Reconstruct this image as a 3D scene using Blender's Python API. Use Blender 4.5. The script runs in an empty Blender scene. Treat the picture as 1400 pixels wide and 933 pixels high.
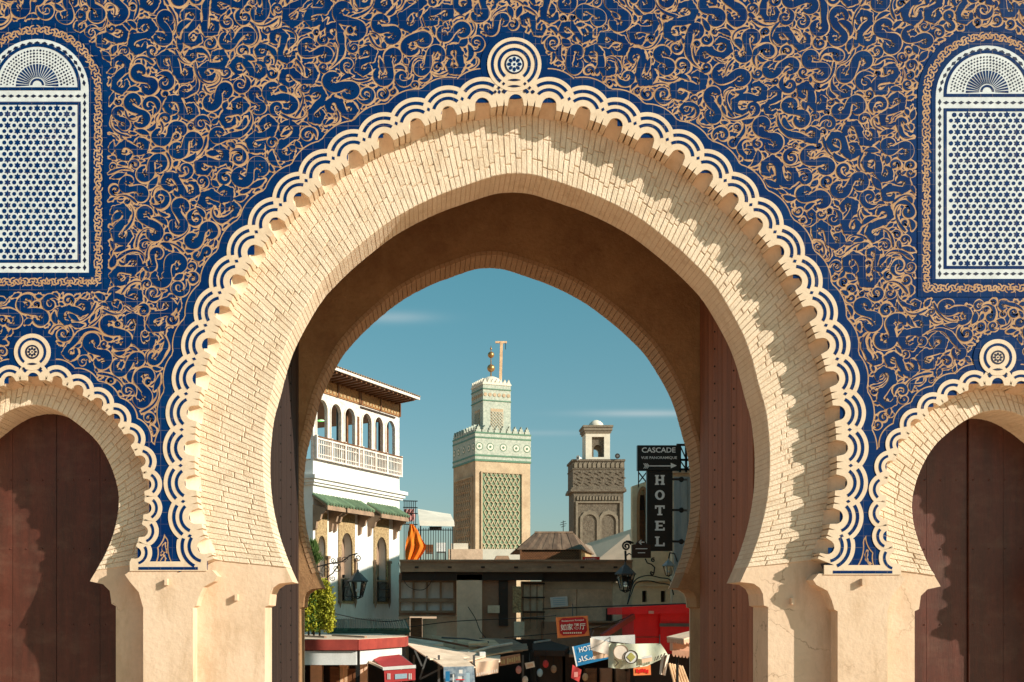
import bpy, bmesh, math, random
import numpy as np
from mathutils import Vector, Matrix
from mathutils.geometry import tessellate_polygon

random.seed(7)
rng = np.random.default_rng(11)
SC = bpy.context.scene
COL = SC.collection
R = math.radians

# ------------------------------------------------------------------ camera
CAM_D = 15.0                      # metres from the tiled face of the gate
CX, CZ = -1.17, 1.65              # camera position across and eye height
VPX, VPY = 583.0, 840.0           # where its straight-ahead ray meets the picture (1400 x 933)
cam = bpy.data.cameras.new('camera')
cam.sensor_width = 36.0
cam.lens = 36.0 * CAM_D / 14.0
cam.shift_x = (700 - VPX) / 1400
cam.shift_y = (VPY - 466.5) / 1400
cam.clip_end = 4000
cam_o = bpy.data.objects.new('camera', cam)
cam_o.location = (CX, -CAM_D, CZ)
cam_o.rotation_euler = (R(90), 0, 0)
COL.objects.link(cam_o)
SC.camera = cam_o

# ------------------------------------------------------------------ sky, sun, exposure
SUN_DIR = Vector((-1.0, 0.55, -0.52)).normalized()      # the way the light travels
sun_elev = math.asin(-SUN_DIR.z)
sun_az = math.atan2(-SUN_DIR.x, -SUN_DIR.y)             # compass angle of the sun, from +Y towards +X
world = bpy.data.worlds.new('World')
SC.world = world
world.use_nodes = True
wn, wl = world.node_tree.nodes, world.node_tree.links
wn.clear()
sky = wn.new('ShaderNodeTexSky')
sky.sky_type = 'NISHITA'
sky.sun_disc = False
sky.sun_elevation = sun_elev
sky.sun_rotation = sun_az
sky.air_density = 1.0
sky.dust_density = 1.0
sky.ozone_density = 1.0
tint = wn.new('ShaderNodeMix'); tint.data_type = 'RGBA'; tint.blend_type = 'MULTIPLY'
tint.inputs[0].default_value = 1.0
wl.new(sky.outputs[0], tint.inputs[6])
# a slightly milky air: the sky's cast shifts evenly from the zenith to the horizon, all the way round
wt0 = wn.new('ShaderNodeTexCoord'); ws0 = wn.new('ShaderNodeSeparateXYZ')
wl.new(wt0.outputs['Generated'], ws0.inputs[0])
wr0 = wn.new('ShaderNodeValToRGB')
wr0.color_ramp.elements[0].position = 0.0; wr0.color_ramp.elements[0].color = (0.80, 0.80, 0.82, 1)
wr0.color_ramp.elements[1].position = 0.36; wr0.color_ramp.elements[1].color = (0.52, 1.14, 0.96, 1)
wl.new(ws0.outputs[2], wr0.inputs[0]); wl.new(wr0.outputs[0], tint.inputs[7])
# thin streaks of high cloud
wtc = wn.new('ShaderNodeTexCoord')
wmap = wn.new('ShaderNodeMapping'); wmap.inputs['Scale'].default_value = (2.4, 2.4, 26.0)
wmap.inputs['Rotation'].default_value = (0, R(3), 0)
wl.new(wtc.outputs['Generated'], wmap.inputs[0])
wno = wn.new('ShaderNodeTexNoise'); wno.inputs['Scale'].default_value = 1.7
wno.inputs['Detail'].default_value = 6
wl.new(wmap.outputs[0], wno.inputs['Vector'])
wra = wn.new('ShaderNodeValToRGB')
wra.color_ramp.elements[0].position = 0.60; wra.color_ramp.elements[0].color = (0, 0, 0, 1)
wra.color_ramp.elements[1].position = 0.80; wra.color_ramp.elements[1].color = (0.40, 0.40, 0.40, 1)
wl.new(wno.outputs[0], wra.inputs[0])
cl = wn.new('ShaderNodeMix'); cl.data_type = 'RGBA'
wsx = wn.new('ShaderNodeSeparateXYZ'); wl.new(wtc.outputs['Generated'], wsx.inputs[0])
def wmath(op, a, b=None):
    n = wn.new('ShaderNodeMath'); n.operation = op
    for i, v in enumerate((a, b)):
        if v is None: continue
        if isinstance(v, (int, float)): n.inputs[i].default_value = v
        else: wl.new(v, n.inputs[i])
    return n.outputs[0]
wu, wv = wmath('DIVIDE', wsx.outputs[0], wsx.outputs[1]), wmath('DIVIDE', wsx.outputs[2], wsx.outputs[1])
wisps = None
for u0, v0, su, sv, amp in ((0.20, 0.183, 0.055, 0.0030, 0.26), (-0.030, 0.271, 0.035, 0.005, 0.20), (0.10, 0.165, 0.05, 0.0025, 0.10)):
    du = wmath('DIVIDE', wmath('SUBTRACT', wu, u0), su); dv = wmath('DIVIDE', wmath('SUBTRACT', wv, v0), sv)
    g_ = wmath('EXPONENT', wmath('MULTIPLY', wmath('ADD', wmath('MULTIPLY', du, du), wmath('MULTIPLY', dv, dv)), -1.0))
    g_ = wmath('MULTIPLY', g_, amp)
    wisps = g_ if wisps is None else wmath('ADD', wisps, g_)
wisps = wmath('MULTIPLY', wisps, wmath('MULTIPLY', wno.outputs[0], 2.0))
wl.new(wmath('MINIMUM', wisps, 0.6), cl.inputs[0]); wl.new(tint.outputs[2], cl.inputs[6])
cl.inputs[7].default_value = (7.5, 7.4, 7.2, 1)
bg = wn.new('ShaderNodeBackground'); bg.inputs[1].default_value = 0.085
wl.new(cl.outputs[2], bg.inputs[0])
wo = wn.new('ShaderNodeOutputWorld'); wl.new(bg.outputs[0], wo.inputs[0])

sun = bpy.data.lights.new('sun', 'SUN')
sun.energy = 5.0
sun.angle = R(0.53)
sun.color = (1.0, 0.90, 0.76)
sun_o = bpy.data.objects.new('sun', sun)
sun_o.rotation_euler = SUN_DIR.to_track_quat('-Z', 'Y').to_euler()
sun_o.location = (20, -20, 30)
COL.objects.link(sun_o)
SC.view_settings.view_transform = 'Standard'
SC.view_settings.look = 'None'
SC.view_settings.gamma = 1.0
SC.view_settings.exposure = 0.42
SC.cycles.max_bounces = 8
SC.cycles.diffuse_bounces = 6
SC.cycles.use_adaptive_sampling = True
try:
    SC.cycles.use_denoising = True
except Exception:
    pass

# ------------------------------------------------------------------ helpers
def P(px, py, y=0.0):
    """picture point (1400 x 933) at distance y behind the tiled face -> place in metres"""
    k = (CAM_D + y) / 1500.0
    return Vector((CX + (px - VPX) * k, y, CZ + (VPY - py) * k))

def K(y):                      # metres per picture pixel at that distance
    return (CAM_D + y) / 1500.0

class MB:
    def __init__(s):
        s.v = []; s.f = []
    def add(s, vs, fs):
        o = len(s.v)
        s.v.extend(tuple(v) for v in vs)
        s.f.extend(tuple(o + i for i in f) for f in fs)
        return s
    def box(s, a, b):
        x0, y0, z0 = (min(a[i], b[i]) for i in range(3)); x1, y1, z1 = (max(a[i], b[i]) for i in range(3))
        return s.add([(x0,y0,z0),(x1,y0,z0),(x1,y1,z0),(x0,y1,z0),(x0,y0,z1),(x1,y0,z1),(x1,y1,z1),(x0,y1,z1)],
                     [(0,3,2,1),(4,5,6,7),(0,1,5,4),(1,2,6,5),(2,3,7,6),(3,0,4,7)])
    def obox(s, c, ux, uy, uz):
        """box from centre and three half-axis vectors"""
        c = Vector(c); ux, uy, uz = Vector(ux), Vector(uy), Vector(uz)
        vs = [c + sx*ux + sy*uy + sz*uz for sz in (-1, 1) for sx, sy in ((-1,-1),(1,-1),(1,1),(-1,1))]
        return s.add(vs, [(0,3,2,1),(4,5,6,7),(0,1,5,4),(1,2,6,5),(2,3,7,6),(3,0,4,7)])
    def bar(s, p, q, w, h=None, up=(0,0,1)):
        """a square bar from p to q"""
        p, q = Vector(p), Vector(q); d = (q - p)
        L = d.length
        if L < 1e-6: return s
        d /= L; up = Vector(up)
        if abs(d.dot(up)) > 0.97: up = Vector((1, 0, 0))
        a = d.cross(up).normalized(); b = a.cross(d).normalized()
        h = w if h is None else h
        return s.obox((p + q) / 2, d * (L / 2), a * (w / 2), b * (h / 2))
    def prism(s, pts, y0, y1, plane=None):
        """outline (list of Vector3 or (x,z)) pushed from y0 to y1 along Y"""
        n = len(pts)
        fr = [Vector((p[0], y0, p[-1])) for p in pts]
        bk = [Vector((p[0], y1, p[-1])) for p in pts]
        tris = tessellate_polygon([[Vector((p[0], p[-1], 0)) for p in pts]])
        fs = [tuple(t) for t in tris] + [tuple(n + i for i in reversed(t)) for t in tris]
        fs += [(i, (i + 1) % n, n + (i + 1) % n, n + i) for i in range(n)]
        return s.add(fr + bk, fs)
    def sheet(s, pts):
        """flat polygon in 3D (fan or tessellated)"""
        if len(pts) <= 4:
            return s.add(pts, [tuple(range(len(pts)))])
        tris = tessellate_polygon([[Vector(p) for p in pts]])
        return s.add(pts, [tuple(t) for t in tris])
    def tube(s, pts, rad, n=8, closed_ends=True):
        pts = [Vector(p) for p in pts]
        m = len(pts)
        if not hasattr(rad, '__len__'): rad = [rad] * m
        vs = []; ref = None
        for i, p in enumerate(pts):
            t = (pts[min(i + 1, m - 1)] - pts[max(i - 1, 0)])
            if t.length < 1e-9: t = Vector((0, 0, 1))
            t.normalize()
            if ref is None:
                ref = Vector((0, 0, 1)) if abs(t.z) < 0.9 else Vector((1, 0, 0))
            a = (ref - t * ref.dot(t))
            if a.length < 1e-6: a = t.orthogonal()
            a.normalize(); ref = a; b = t.cross(a)
            vs += [p + (a * math.cos(2*math.pi*k/n) + b * math.sin(2*math.pi*k/n)) * rad[i] for k in range(n)]
        fs = [(i*n + k, i*n + (k+1) % n, (i+1)*n + (k+1) % n, (i+1)*n + k) for i in range(m - 1) for k in range(n)]
        if closed_ends:
            fs += [tuple(reversed(range(n))), tuple((m-1)*n + k for k in range(n))]
        return s.add(vs, fs)
    def lathe(s, c, prof, n=16, a0=0.0):
        """profile [(radius, height)] turned about the vertical through c"""
        c = Vector(c); m = len(prof)
        vs = [c + Vector((r*math.cos(a0+2*math.pi*k/n), r*math.sin(a0+2*math.pi*k/n), h)) for r, h in prof for k in range(n)]
        fs = [(i*n + k, i*n + (k+1) % n, (i+1)*n + (k+1) % n, (i+1)*n + k) for i in range(m - 1) for k in range(n)]
        fs += [tuple(reversed(range(n))), tuple((m-1)*n + k for k in range(n))]
        return s.add(vs, fs)
    def ball(s, c, r, n=14, m=9, sq=(1, 1, 1)):
        c = Vector(c); vs = []; fs = []
        for i in range(m + 1):
            th = math.pi * i / m
            for k in range(n):
                ph = 2 * math.pi * k / n
                vs.append(c + Vector((r*sq[0]*math.sin(th)*math.cos(ph), r*sq[1]*math.sin(th)*math.sin(ph), r*sq[2]*math.cos(th))))
        fs = [(i*n + k, (i+1)*n + k, (i+1)*n + (k+1) % n, i*n + (k+1) % n) for i in range(m) for k in range(n)]
        return s.add(vs, fs)
    def build(s, name, mat, parent=None, smooth=False, kind=None, normals=True, origin=None):
        me = bpy.data.meshes.new(name)
        off = base_of(parent) if origin is None else Vector(origin)
        me.from_pydata([Vector(v) - off for v in s.v], [], s.f)
        if normals:
            bm = bmesh.new(); bm.from_mesh(me)
            bmesh.ops.remove_doubles(bm, verts=bm.verts, dist=1e-5)
            bmesh.ops.recalc_face_normals(bm, faces=bm.faces)
            bm.to_mesh(me); bm.free()
        if smooth:
            me.polygons.foreach_set('use_smooth', [True] * len(me.polygons))
        me.materials.append(mat)
        o = bpy.data.objects.new(name, me)
        COL.objects.link(o)
        if parent is not None:
            o.parent = parent
        elif origin is not None:
            o.location = origin
        if kind: o['kind'] = kind
        return o

BASE = {}
def base_of(o):
    if o is None: return Vector((0, 0, 0))
    b = Vector((0, 0, 0))
    while o is not None:
        b += Vector(o.location); o = o.parent
    return b

def thing(name, loc, label, cat, group=None):
    o = bpy.data.objects.new(name, None)
    o.empty_display_size = 0.2
    o.location = loc
    o['label'] = label; o['category'] = cat
    if group: o['group'] = group
    COL.objects.link(o)
    return o

def tag(o, label, cat, group=None):
    o['label'] = label; o['category'] = cat
    if group: o['group'] = group
    return o

# ------------------------------------------------------------------ materials
def _noise(nt, scale, detail=5, rough=0.6, vec=None, stretch=None):
    n = nt.nodes.new('ShaderNodeTexNoise')
    n.inputs['Scale'].default_value = scale; n.inputs['Detail'].default_value = detail
    n.inputs['Roughness'].default_value = rough
    g = nt.nodes.new('ShaderNodeNewGeometry')
    src = g.outputs['Position']
    if stretch:
        mp = nt.nodes.new('ShaderNodeMapping'); mp.inputs['Scale'].default_value = stretch
        nt.links.new(src, mp.inputs[0]); src = mp.outputs[0]
    nt.links.new(src, n.inputs['Vector'])
    return n

def _ramp(nt, src, stops):
    r = nt.nodes.new('ShaderNodeValToRGB')
    el = r.color_ramp.elements
    while len(el) < len(stops): el.new(0.5)
    for e, (p, c) in zip(el, stops):
        e.position = p; e.color = (*c, 1) if len(c) == 3 else c
    nt.links.new(src, r.inputs[0])
    return r

def mat(name, c, rough=0.8, var=0.18, scale=3.0, bump=0.15, bscale=40.0, dist=0.01, c2=None, stretch=None,
        metal=0.0, spec=0.3, rand=0.0, fine=0.10, stain=None):
    """plain weathered surface: broad patches between c and c2, fine speckle, fine relief"""
    m = bpy.data.materials.new(name); m.use_nodes = True
    nt = m.node_tree; b = nt.nodes['Principled BSDF']
    b.inputs['Roughness'].default_value = rough
    b.inputs['Metallic'].default_value = metal
    b.inputs['Specular IOR Level'].default_value = spec
    c2 = c2 or tuple(max(0, x * (1 - var)) for x in c)
    n1 = _noise(nt, scale, 6, 0.62, stretch=stretch)
    r1 = _ramp(nt, n1.outputs[0], [(0.30, c2), (0.62, c)])
    out = r1.outputs[0]
    if fine:
        n2 = _noise(nt, bscale * 0.8, 4, 0.7)
        r2 = _ramp(nt, n2.outputs[0], [(0.25, (1 - fine,)*3), (0.75, (1 + fine,)*3)])
        mx = nt.nodes.new('ShaderNodeMix'); mx.data_type = 'RGBA'; mx.blend_type = 'MULTIPLY'
        mx.inputs[0].default_value = 1
        nt.links.new(out, mx.inputs[6]); nt.links.new(r2.outputs[0], mx.inputs[7]); out = mx.outputs[2]
    if stain:
        col, amount, sc, st = stain
        n4 = _noise(nt, sc, 8, 0.68, stretch=st)
        r4 = _ramp(nt, n4.outputs[0], [(0.50, (0, 0, 0)), (0.72, (amount,)*3)])
        mx = nt.nodes.new('ShaderNodeMix'); mx.data_type = 'RGBA'
        nt.links.new(r4.outputs[0], mx.inputs[0]); nt.links.new(out, mx.inputs[6]); mx.inputs[7].default_value = (*col, 1); out = mx.outputs[2]
    if rand:
        oi = nt.nodes.new('ShaderNodeObjectInfo')
        r3 = _ramp(nt, oi.outputs['Random'], [(0.0, (1 - rand,)*3), (1.0, (1 + rand,)*3)])
        mx = nt.nodes.new('ShaderNodeMix'); mx.data_type = 'RGBA'; mx.blend_type = 'MULTIPLY'
        mx.inputs[0].default_value = 1
        nt.links.new(out, mx.inputs[6]); nt.links.new(r3.outputs[0], mx.inputs[7]); out = mx.outputs[2]
    nt.links.new(out, b.inputs['Base Color'])
    if bump:
        n3 = _noise(nt, bscale, 6, 0.65, stretch=stretch)
        bp = nt.nodes.new('ShaderNodeBump'); bp.inputs['Strength'].default_value = bump
        bp.inputs['Distance'].default_value = dist
        nt.links.new(n3.outputs[0], bp.inputs['Height']); nt.links.new(bp.outputs[0], b.inputs['Normal'])
    return m

def joint_lines(m, pitch, width, colour):
    """pale square tile joints drawn over the colour of a glaze that runs across them"""
    nt = m.node_tree; b = nt.nodes['Principled BSDF']
    g = nt.nodes.new('ShaderNodeNewGeometry'); sp = nt.nodes.new('ShaderNodeSeparateXYZ')
    nt.links.new(g.outputs['Position'], sp.inputs[0])
    outs = []
    for ax in (0, 2):
        a = nt.nodes.new('ShaderNodeMath'); a.operation = 'PINGPONG'; a.inputs[1].default_value = pitch / 2
        nt.links.new(sp.outputs[ax], a.inputs[0])
        c = nt.nodes.new('ShaderNodeMath'); c.operation = 'LESS_THAN'; c.inputs[1].default_value = width
        nt.links.new(a.outputs[0], c.inputs[0]); outs.append(c.outputs[0])
    mx = nt.nodes.new('ShaderNodeMath'); mx.operation = 'MAXIMUM'
    nt.links.new(outs[0], mx.inputs[0]); nt.links.new(outs[1], mx.inputs[1])
    n = _noise(nt, 1.3, 3); r = _ramp(nt, n.outputs[0], [(0.42, (0, 0, 0)), (0.60, (0.32, 0.32, 0.32))])
    ml = nt.nodes.new('ShaderNodeMath'); ml.operation = 'MULTIPLY'
    nt.links.new(mx.outputs[0], ml.inputs[0]); nt.links.new(r.outputs[0], ml.inputs[1])
    lk = b.inputs['Base Color'].links[0]; src = lk.from_socket
    mix = nt.nodes.new('ShaderNodeMix'); mix.data_type = 'RGBA'
    nt.links.new(ml.outputs[0], mix.inputs[0]); nt.links.new(src, mix.inputs[6])
    mix.inputs[7].default_value = (*colour, 1)
    nt.links.new(mix.outputs[2], b.inputs['Base Color'])

TILE = 0.16
M = {}
M['plaster'] = mat('cream_limewash', (0.69, 0.525, 0.385), 0.9, scale=1.1, c2=(0.62, 0.455, 0.315), bump=0.45, bscale=14, dist=0.02, fine=0.06, stain=((0.46, 0.32, 0.20), 0.75, 2.6, (1, 1, 0.35)))
def cracks(m, scale, width, colour):
    """sparse hairline cracks"""
    nt = m.node_tree; b = nt.nodes['Principled BSDF']
    g = nt.nodes.new('ShaderNodeNewGeometry'); n = _noise(nt, 2.5, 5)
    mv = nt.nodes.new('ShaderNodeVectorMath'); mv.operation = 'MULTIPLY_ADD'; mv.inputs[1].default_value = (0.5, 0.5, 0.5)
    nt.links.new(n.outputs[1], mv.inputs[0]); nt.links.new(g.outputs['Position'], mv.inputs[2])
    v = nt.nodes.new('ShaderNodeTexVoronoi'); v.feature = 'DISTANCE_TO_EDGE'; v.inputs['Scale'].default_value = scale
    nt.links.new(mv.outputs[0], v.inputs['Vector'])
    r = _ramp(nt, v.outputs['Distance'], [(0.0, (1, 1, 1)), (width, (0, 0, 0))])
    n2 = _noise(nt, 0.9, 4); r2 = _ramp(nt, n2.outputs[0], [(0.52, (0, 0, 0)), (0.62, (0.75,)*3)])
    ml = nt.nodes.new('ShaderNodeMath'); ml.operation = 'MULTIPLY'
    nt.links.new(r.outputs[0], ml.inputs[0]); nt.links.new(r2.outputs[0], ml.inputs[1])
    src = b.inputs['Base Color'].links[0].from_socket
    mix = nt.nodes.new('ShaderNodeMix'); mix.data_type = 'RGBA'
    nt.links.new(ml.outputs[0], mix.inputs[0]); nt.links.new(src, mix.inputs[6]); mix.inputs[7].default_value = (*colour, 1)
    nt.links.new(mix.outputs[2], b.inputs['Base Color'])
cracks(M['plaster'], 0.9, 0.010, (0.30, 0.20, 0.13))
M['brick'] = mat('limewashed_brick', (0.78, 0.655, 0.505), 0.9, scale=2.6, c2=(0.715, 0.58, 0.425), bump=0.8, bscale=45, dist=0.02, fine=0.10, rand=0.05, stain=((0.52, 0.37, 0.24), 0.6, 3.5, None))
M['mortar'] = mat('mortar', (0.09, 0.08, 0.09), 0.95, scale=4, bump=0.4, bscale=60)
M['scallop'] = mat('cream_glazed_stone', (0.70, 0.565, 0.42), 0.6, scale=2.5, c2=(0.64, 0.50, 0.355), bump=0.25, bscale=30, fine=0.06, stain=((0.50, 0.36, 0.23), 0.6, 5.0, None))
M['tan'] = mat('bare_terracotta_tile', (0.56, 0.36, 0.22), 0.85, scale=3.5, c2=(0.42, 0.22, 0.11), bump=0.3, bscale=70, fine=0.15, rand=0.12)
M['blue'] = mat('cobalt_glaze', (0.0005, 0.026, 0.108), 0.45, scale=2.2, c2=(0.0005, 0.015, 0.085), bump=0.10, bscale=14, dist=0.01, fine=0.12, spec=0.07)
joint_lines(M['blue'], TILE, 0.0035, (0.35, 0.27, 0.20))
M['navy'] = mat('navy_glaze', (0.010, 0.014, 0.045), 0.40, scale=3, bump=0)
M['dark_slot'] = mat('dark_slot', (0.03, 0.022, 0.018), 0.9, bump=0)
M['white_tile'] = mat('white_glazed_tile', (0.62, 0.67, 0.70), 0.35, scale=6, c2=(0.50, 0.54, 0.56), bump=0.08, bscale=30, fine=0.04)
M['door'] = mat('dark_red_door_paint', (0.088, 0.026, 0.017), 0.42, scale=2.0, c2=(0.052, 0.019, 0.013), bump=0.30, bscale=18, dist=0.01,
                stretch=(3.5, 3.5, 0.35), fine=0.15, spec=0.35, stain=((0.15, 0.09, 0.065), 0.35, 2.2, (0.9, 1, 1.6)))
M['wood_door'] = mat('worn_brown_door_wood', (0.30, 0.115, 0.062), 0.7, scale=2.0, c2=(0.22, 0.085, 0.048), bump=0.4, bscale=30,
                     dist=0.01, stretch=(4, 4, 0.25), fine=0.12, rand=0.12)
M['wood_dark'] = mat('dark_brown_door_wood', (0.032, 0.017, 0.013), 0.75, scale=2.0, c2=(0.022, 0.012, 0.010), bump=0.4, bscale=30,
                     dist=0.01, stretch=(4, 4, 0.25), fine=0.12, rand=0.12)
M['groove'] = mat('bare_terracotta_groove', (0.50, 0.315, 0.175), 0.85, scale=4.5, c2=(0.34, 0.185, 0.092), bump=0.3, bscale=70, fine=0.15)
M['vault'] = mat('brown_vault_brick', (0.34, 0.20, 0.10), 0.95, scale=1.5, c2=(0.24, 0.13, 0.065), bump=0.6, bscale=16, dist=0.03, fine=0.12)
M['iron'] = mat('black_iron', (0.012, 0.011, 0.010), 0.55, bump=0.1, bscale=60, fine=0)

# =================================================================== ground
GZ = -1.6            # the street lies this far below the zero level
FOOT = 1166          # picture row of the gate's foot
g = MB()
n = 40
g.box((-600, -120, GZ-0.6), (600, 1500, GZ))
ground = g.build('ground', mat('sandy_paving', (0.74, 0.44, 0.27), 0.9, scale=0.6, bump=0.4, bscale=8, dist=0.02))
ground['kind'] = 'structure'

# =================================================================== the gate
YR = 0.27            # how far the brick ring lies behind the tiled face
YJ = 0.97            # back of the front arch
YB0, YB1 = 3.70, 4.40    # the rear arch

gate = thing('city_gate', P(705, 1005, 2.0).to_tuple()[:2] + (GZ,),
             'tall blue-tiled horseshoe-arched city gate with cream brick arch rings', 'city gate')

MAIN_HW = [(0,237),(24,239),(51,247),(77,256),(97,263),(133,279),(170,300),(203,325),(228,346),(251,368),(273,393),(296,431),
           (312,463),(323,495),(332,530),(341,562),(345.5,600),(346.5,628),(345.5,658),(341,693),(333,727),(322,760),(308,792)]
MAIN_CAP = [(306,796),(324,798),(333,804),(337,812),(338.5,828),(344,830)]
SMALL_HW = [(0,553),(22,557),(43,567),(64,582),(86,602),(101,626),(111,650),(116.5,673),(116.5,697),(111,725),(97,761),(79,791)]
SMALL_CAP = [(77,795),(95,799),(104,808),(106.5,826),(112.5,829)]
MC = 706.0; SL, SR_, SDY = 46.0, 1363.0, 7.0

def smooth_path(pts, n):
    """Catmull-Rom through the points, n samples"""
    pts = [Vector(p) for p in pts]
    ext = [2*pts[0]-pts[1]] + pts + [2*pts[-1]-pts[-2]]
    out = []
    segs = len(pts) - 1
    per = max(2, n // segs)
    for i in range(segs):
        p0, p1, p2, p3 = ext[i:i+4]
        for j in range(per):
            t = j / per
            out.append(0.5*((2*p1)+(-p0+p2)*t+(2*p0-5*p1+4*p2-p3)*t*t+(-p0+3*p1-3*p2+p3)*t**3))
    out.append(pts[-1])
    return out

def arch_outline(cx, hw, cap, dy=0.0, bottom=1166, n=66):
    """left foot -> over the crown -> right foot, in picture pixels"""
    half = smooth_path([(h, y) for h, y in hw], n)
    right = [(cx + p.x, p.y + dy) for p in half] + [(cx + h, y + dy) for h, y in cap] + [(cx + cap[-1][0], bottom)]
    left = [(2*cx - x, y) for x, y in reversed(right[1:])]
    return left + right

main_in = arch_outline(MC, MAIN_HW, MAIN_CAP)
left_in = arch_outline(SL, SMALL_HW, SMALL_CAP, 0, n=44)
right_in = arch_outline(SR_, SMALL_HW, SMALL_CAP, SDY, n=44)

TOPY, SIDE0, SIDE1 = -90, -260, 1668
# the brick leaf that carries the arches
out = [(SIDE0, FOOT), (SIDE0, TOPY), (SIDE1, TOPY), (SIDE1, FOOT)] + right_in[::-1] + main_in[::-1] + left_in[::-1]
arch_leaf = MB().prism([P(x, y, YR) for x, y in out], YR, YJ).build('arch_ring', M['plaster'], gate)

# ---------------------------------------------------------------- scalloped borders
MAIN_DOTS = [(22.5,127),(73,136.5),(119,151),(163,170),(207,192),(249,217.5),(286,248),(321,281),(354,318),(381,358),(404,401),
             (423.5,445.5),(439,491.5),(450,539),(456,588),(457.5,637),(454,686),(445,733),(430,771)]
SMALL_DOTS_IN = [(17.5,514),(48,523),(77.5,539.5),(103,559),(125.5,584),(143,614),(156,645.7),(159,679),(156.5,712),(149,743),(138,772)]

def outward(pts, i, cx):
    a = Vector(pts[max(i-1, 0)]); b = Vector(pts[min(i+1, len(pts)-1)])
    t = (b - a).normalized()
    return Vector((t.y, -t.x)), t

def shift_out(pts, d):
    res = []
    for i, p in enumerate(pts):
        nrm, _ = outward(pts, i, 0)
        res.append(tuple(Vector(p) + nrm * d))
    return res
SMALL_DOTS = shift_out(SMALL_DOTS_IN, 6)

def full_dots(half, cx, dy):
    return [(cx - h, y + dy) for h, y in reversed(half)] + [(cx + h, y + dy) for h, y in half]

def arc_pts(c, u, v, r, a0, a1, n):
    return [c + u*(r*math.sin(a0+(a1-a0)*i/n)) + v*(r*math.cos(a0+(a1-a0)*i/n)) for i in range(n+1)]

def to_w(pts, y):
    return [P(p[0], p[1], y) if False else Vector(((p[0]-700)/100.0, y, CZ+(VPY-p[1])/100.0)) for p in pts]

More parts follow.
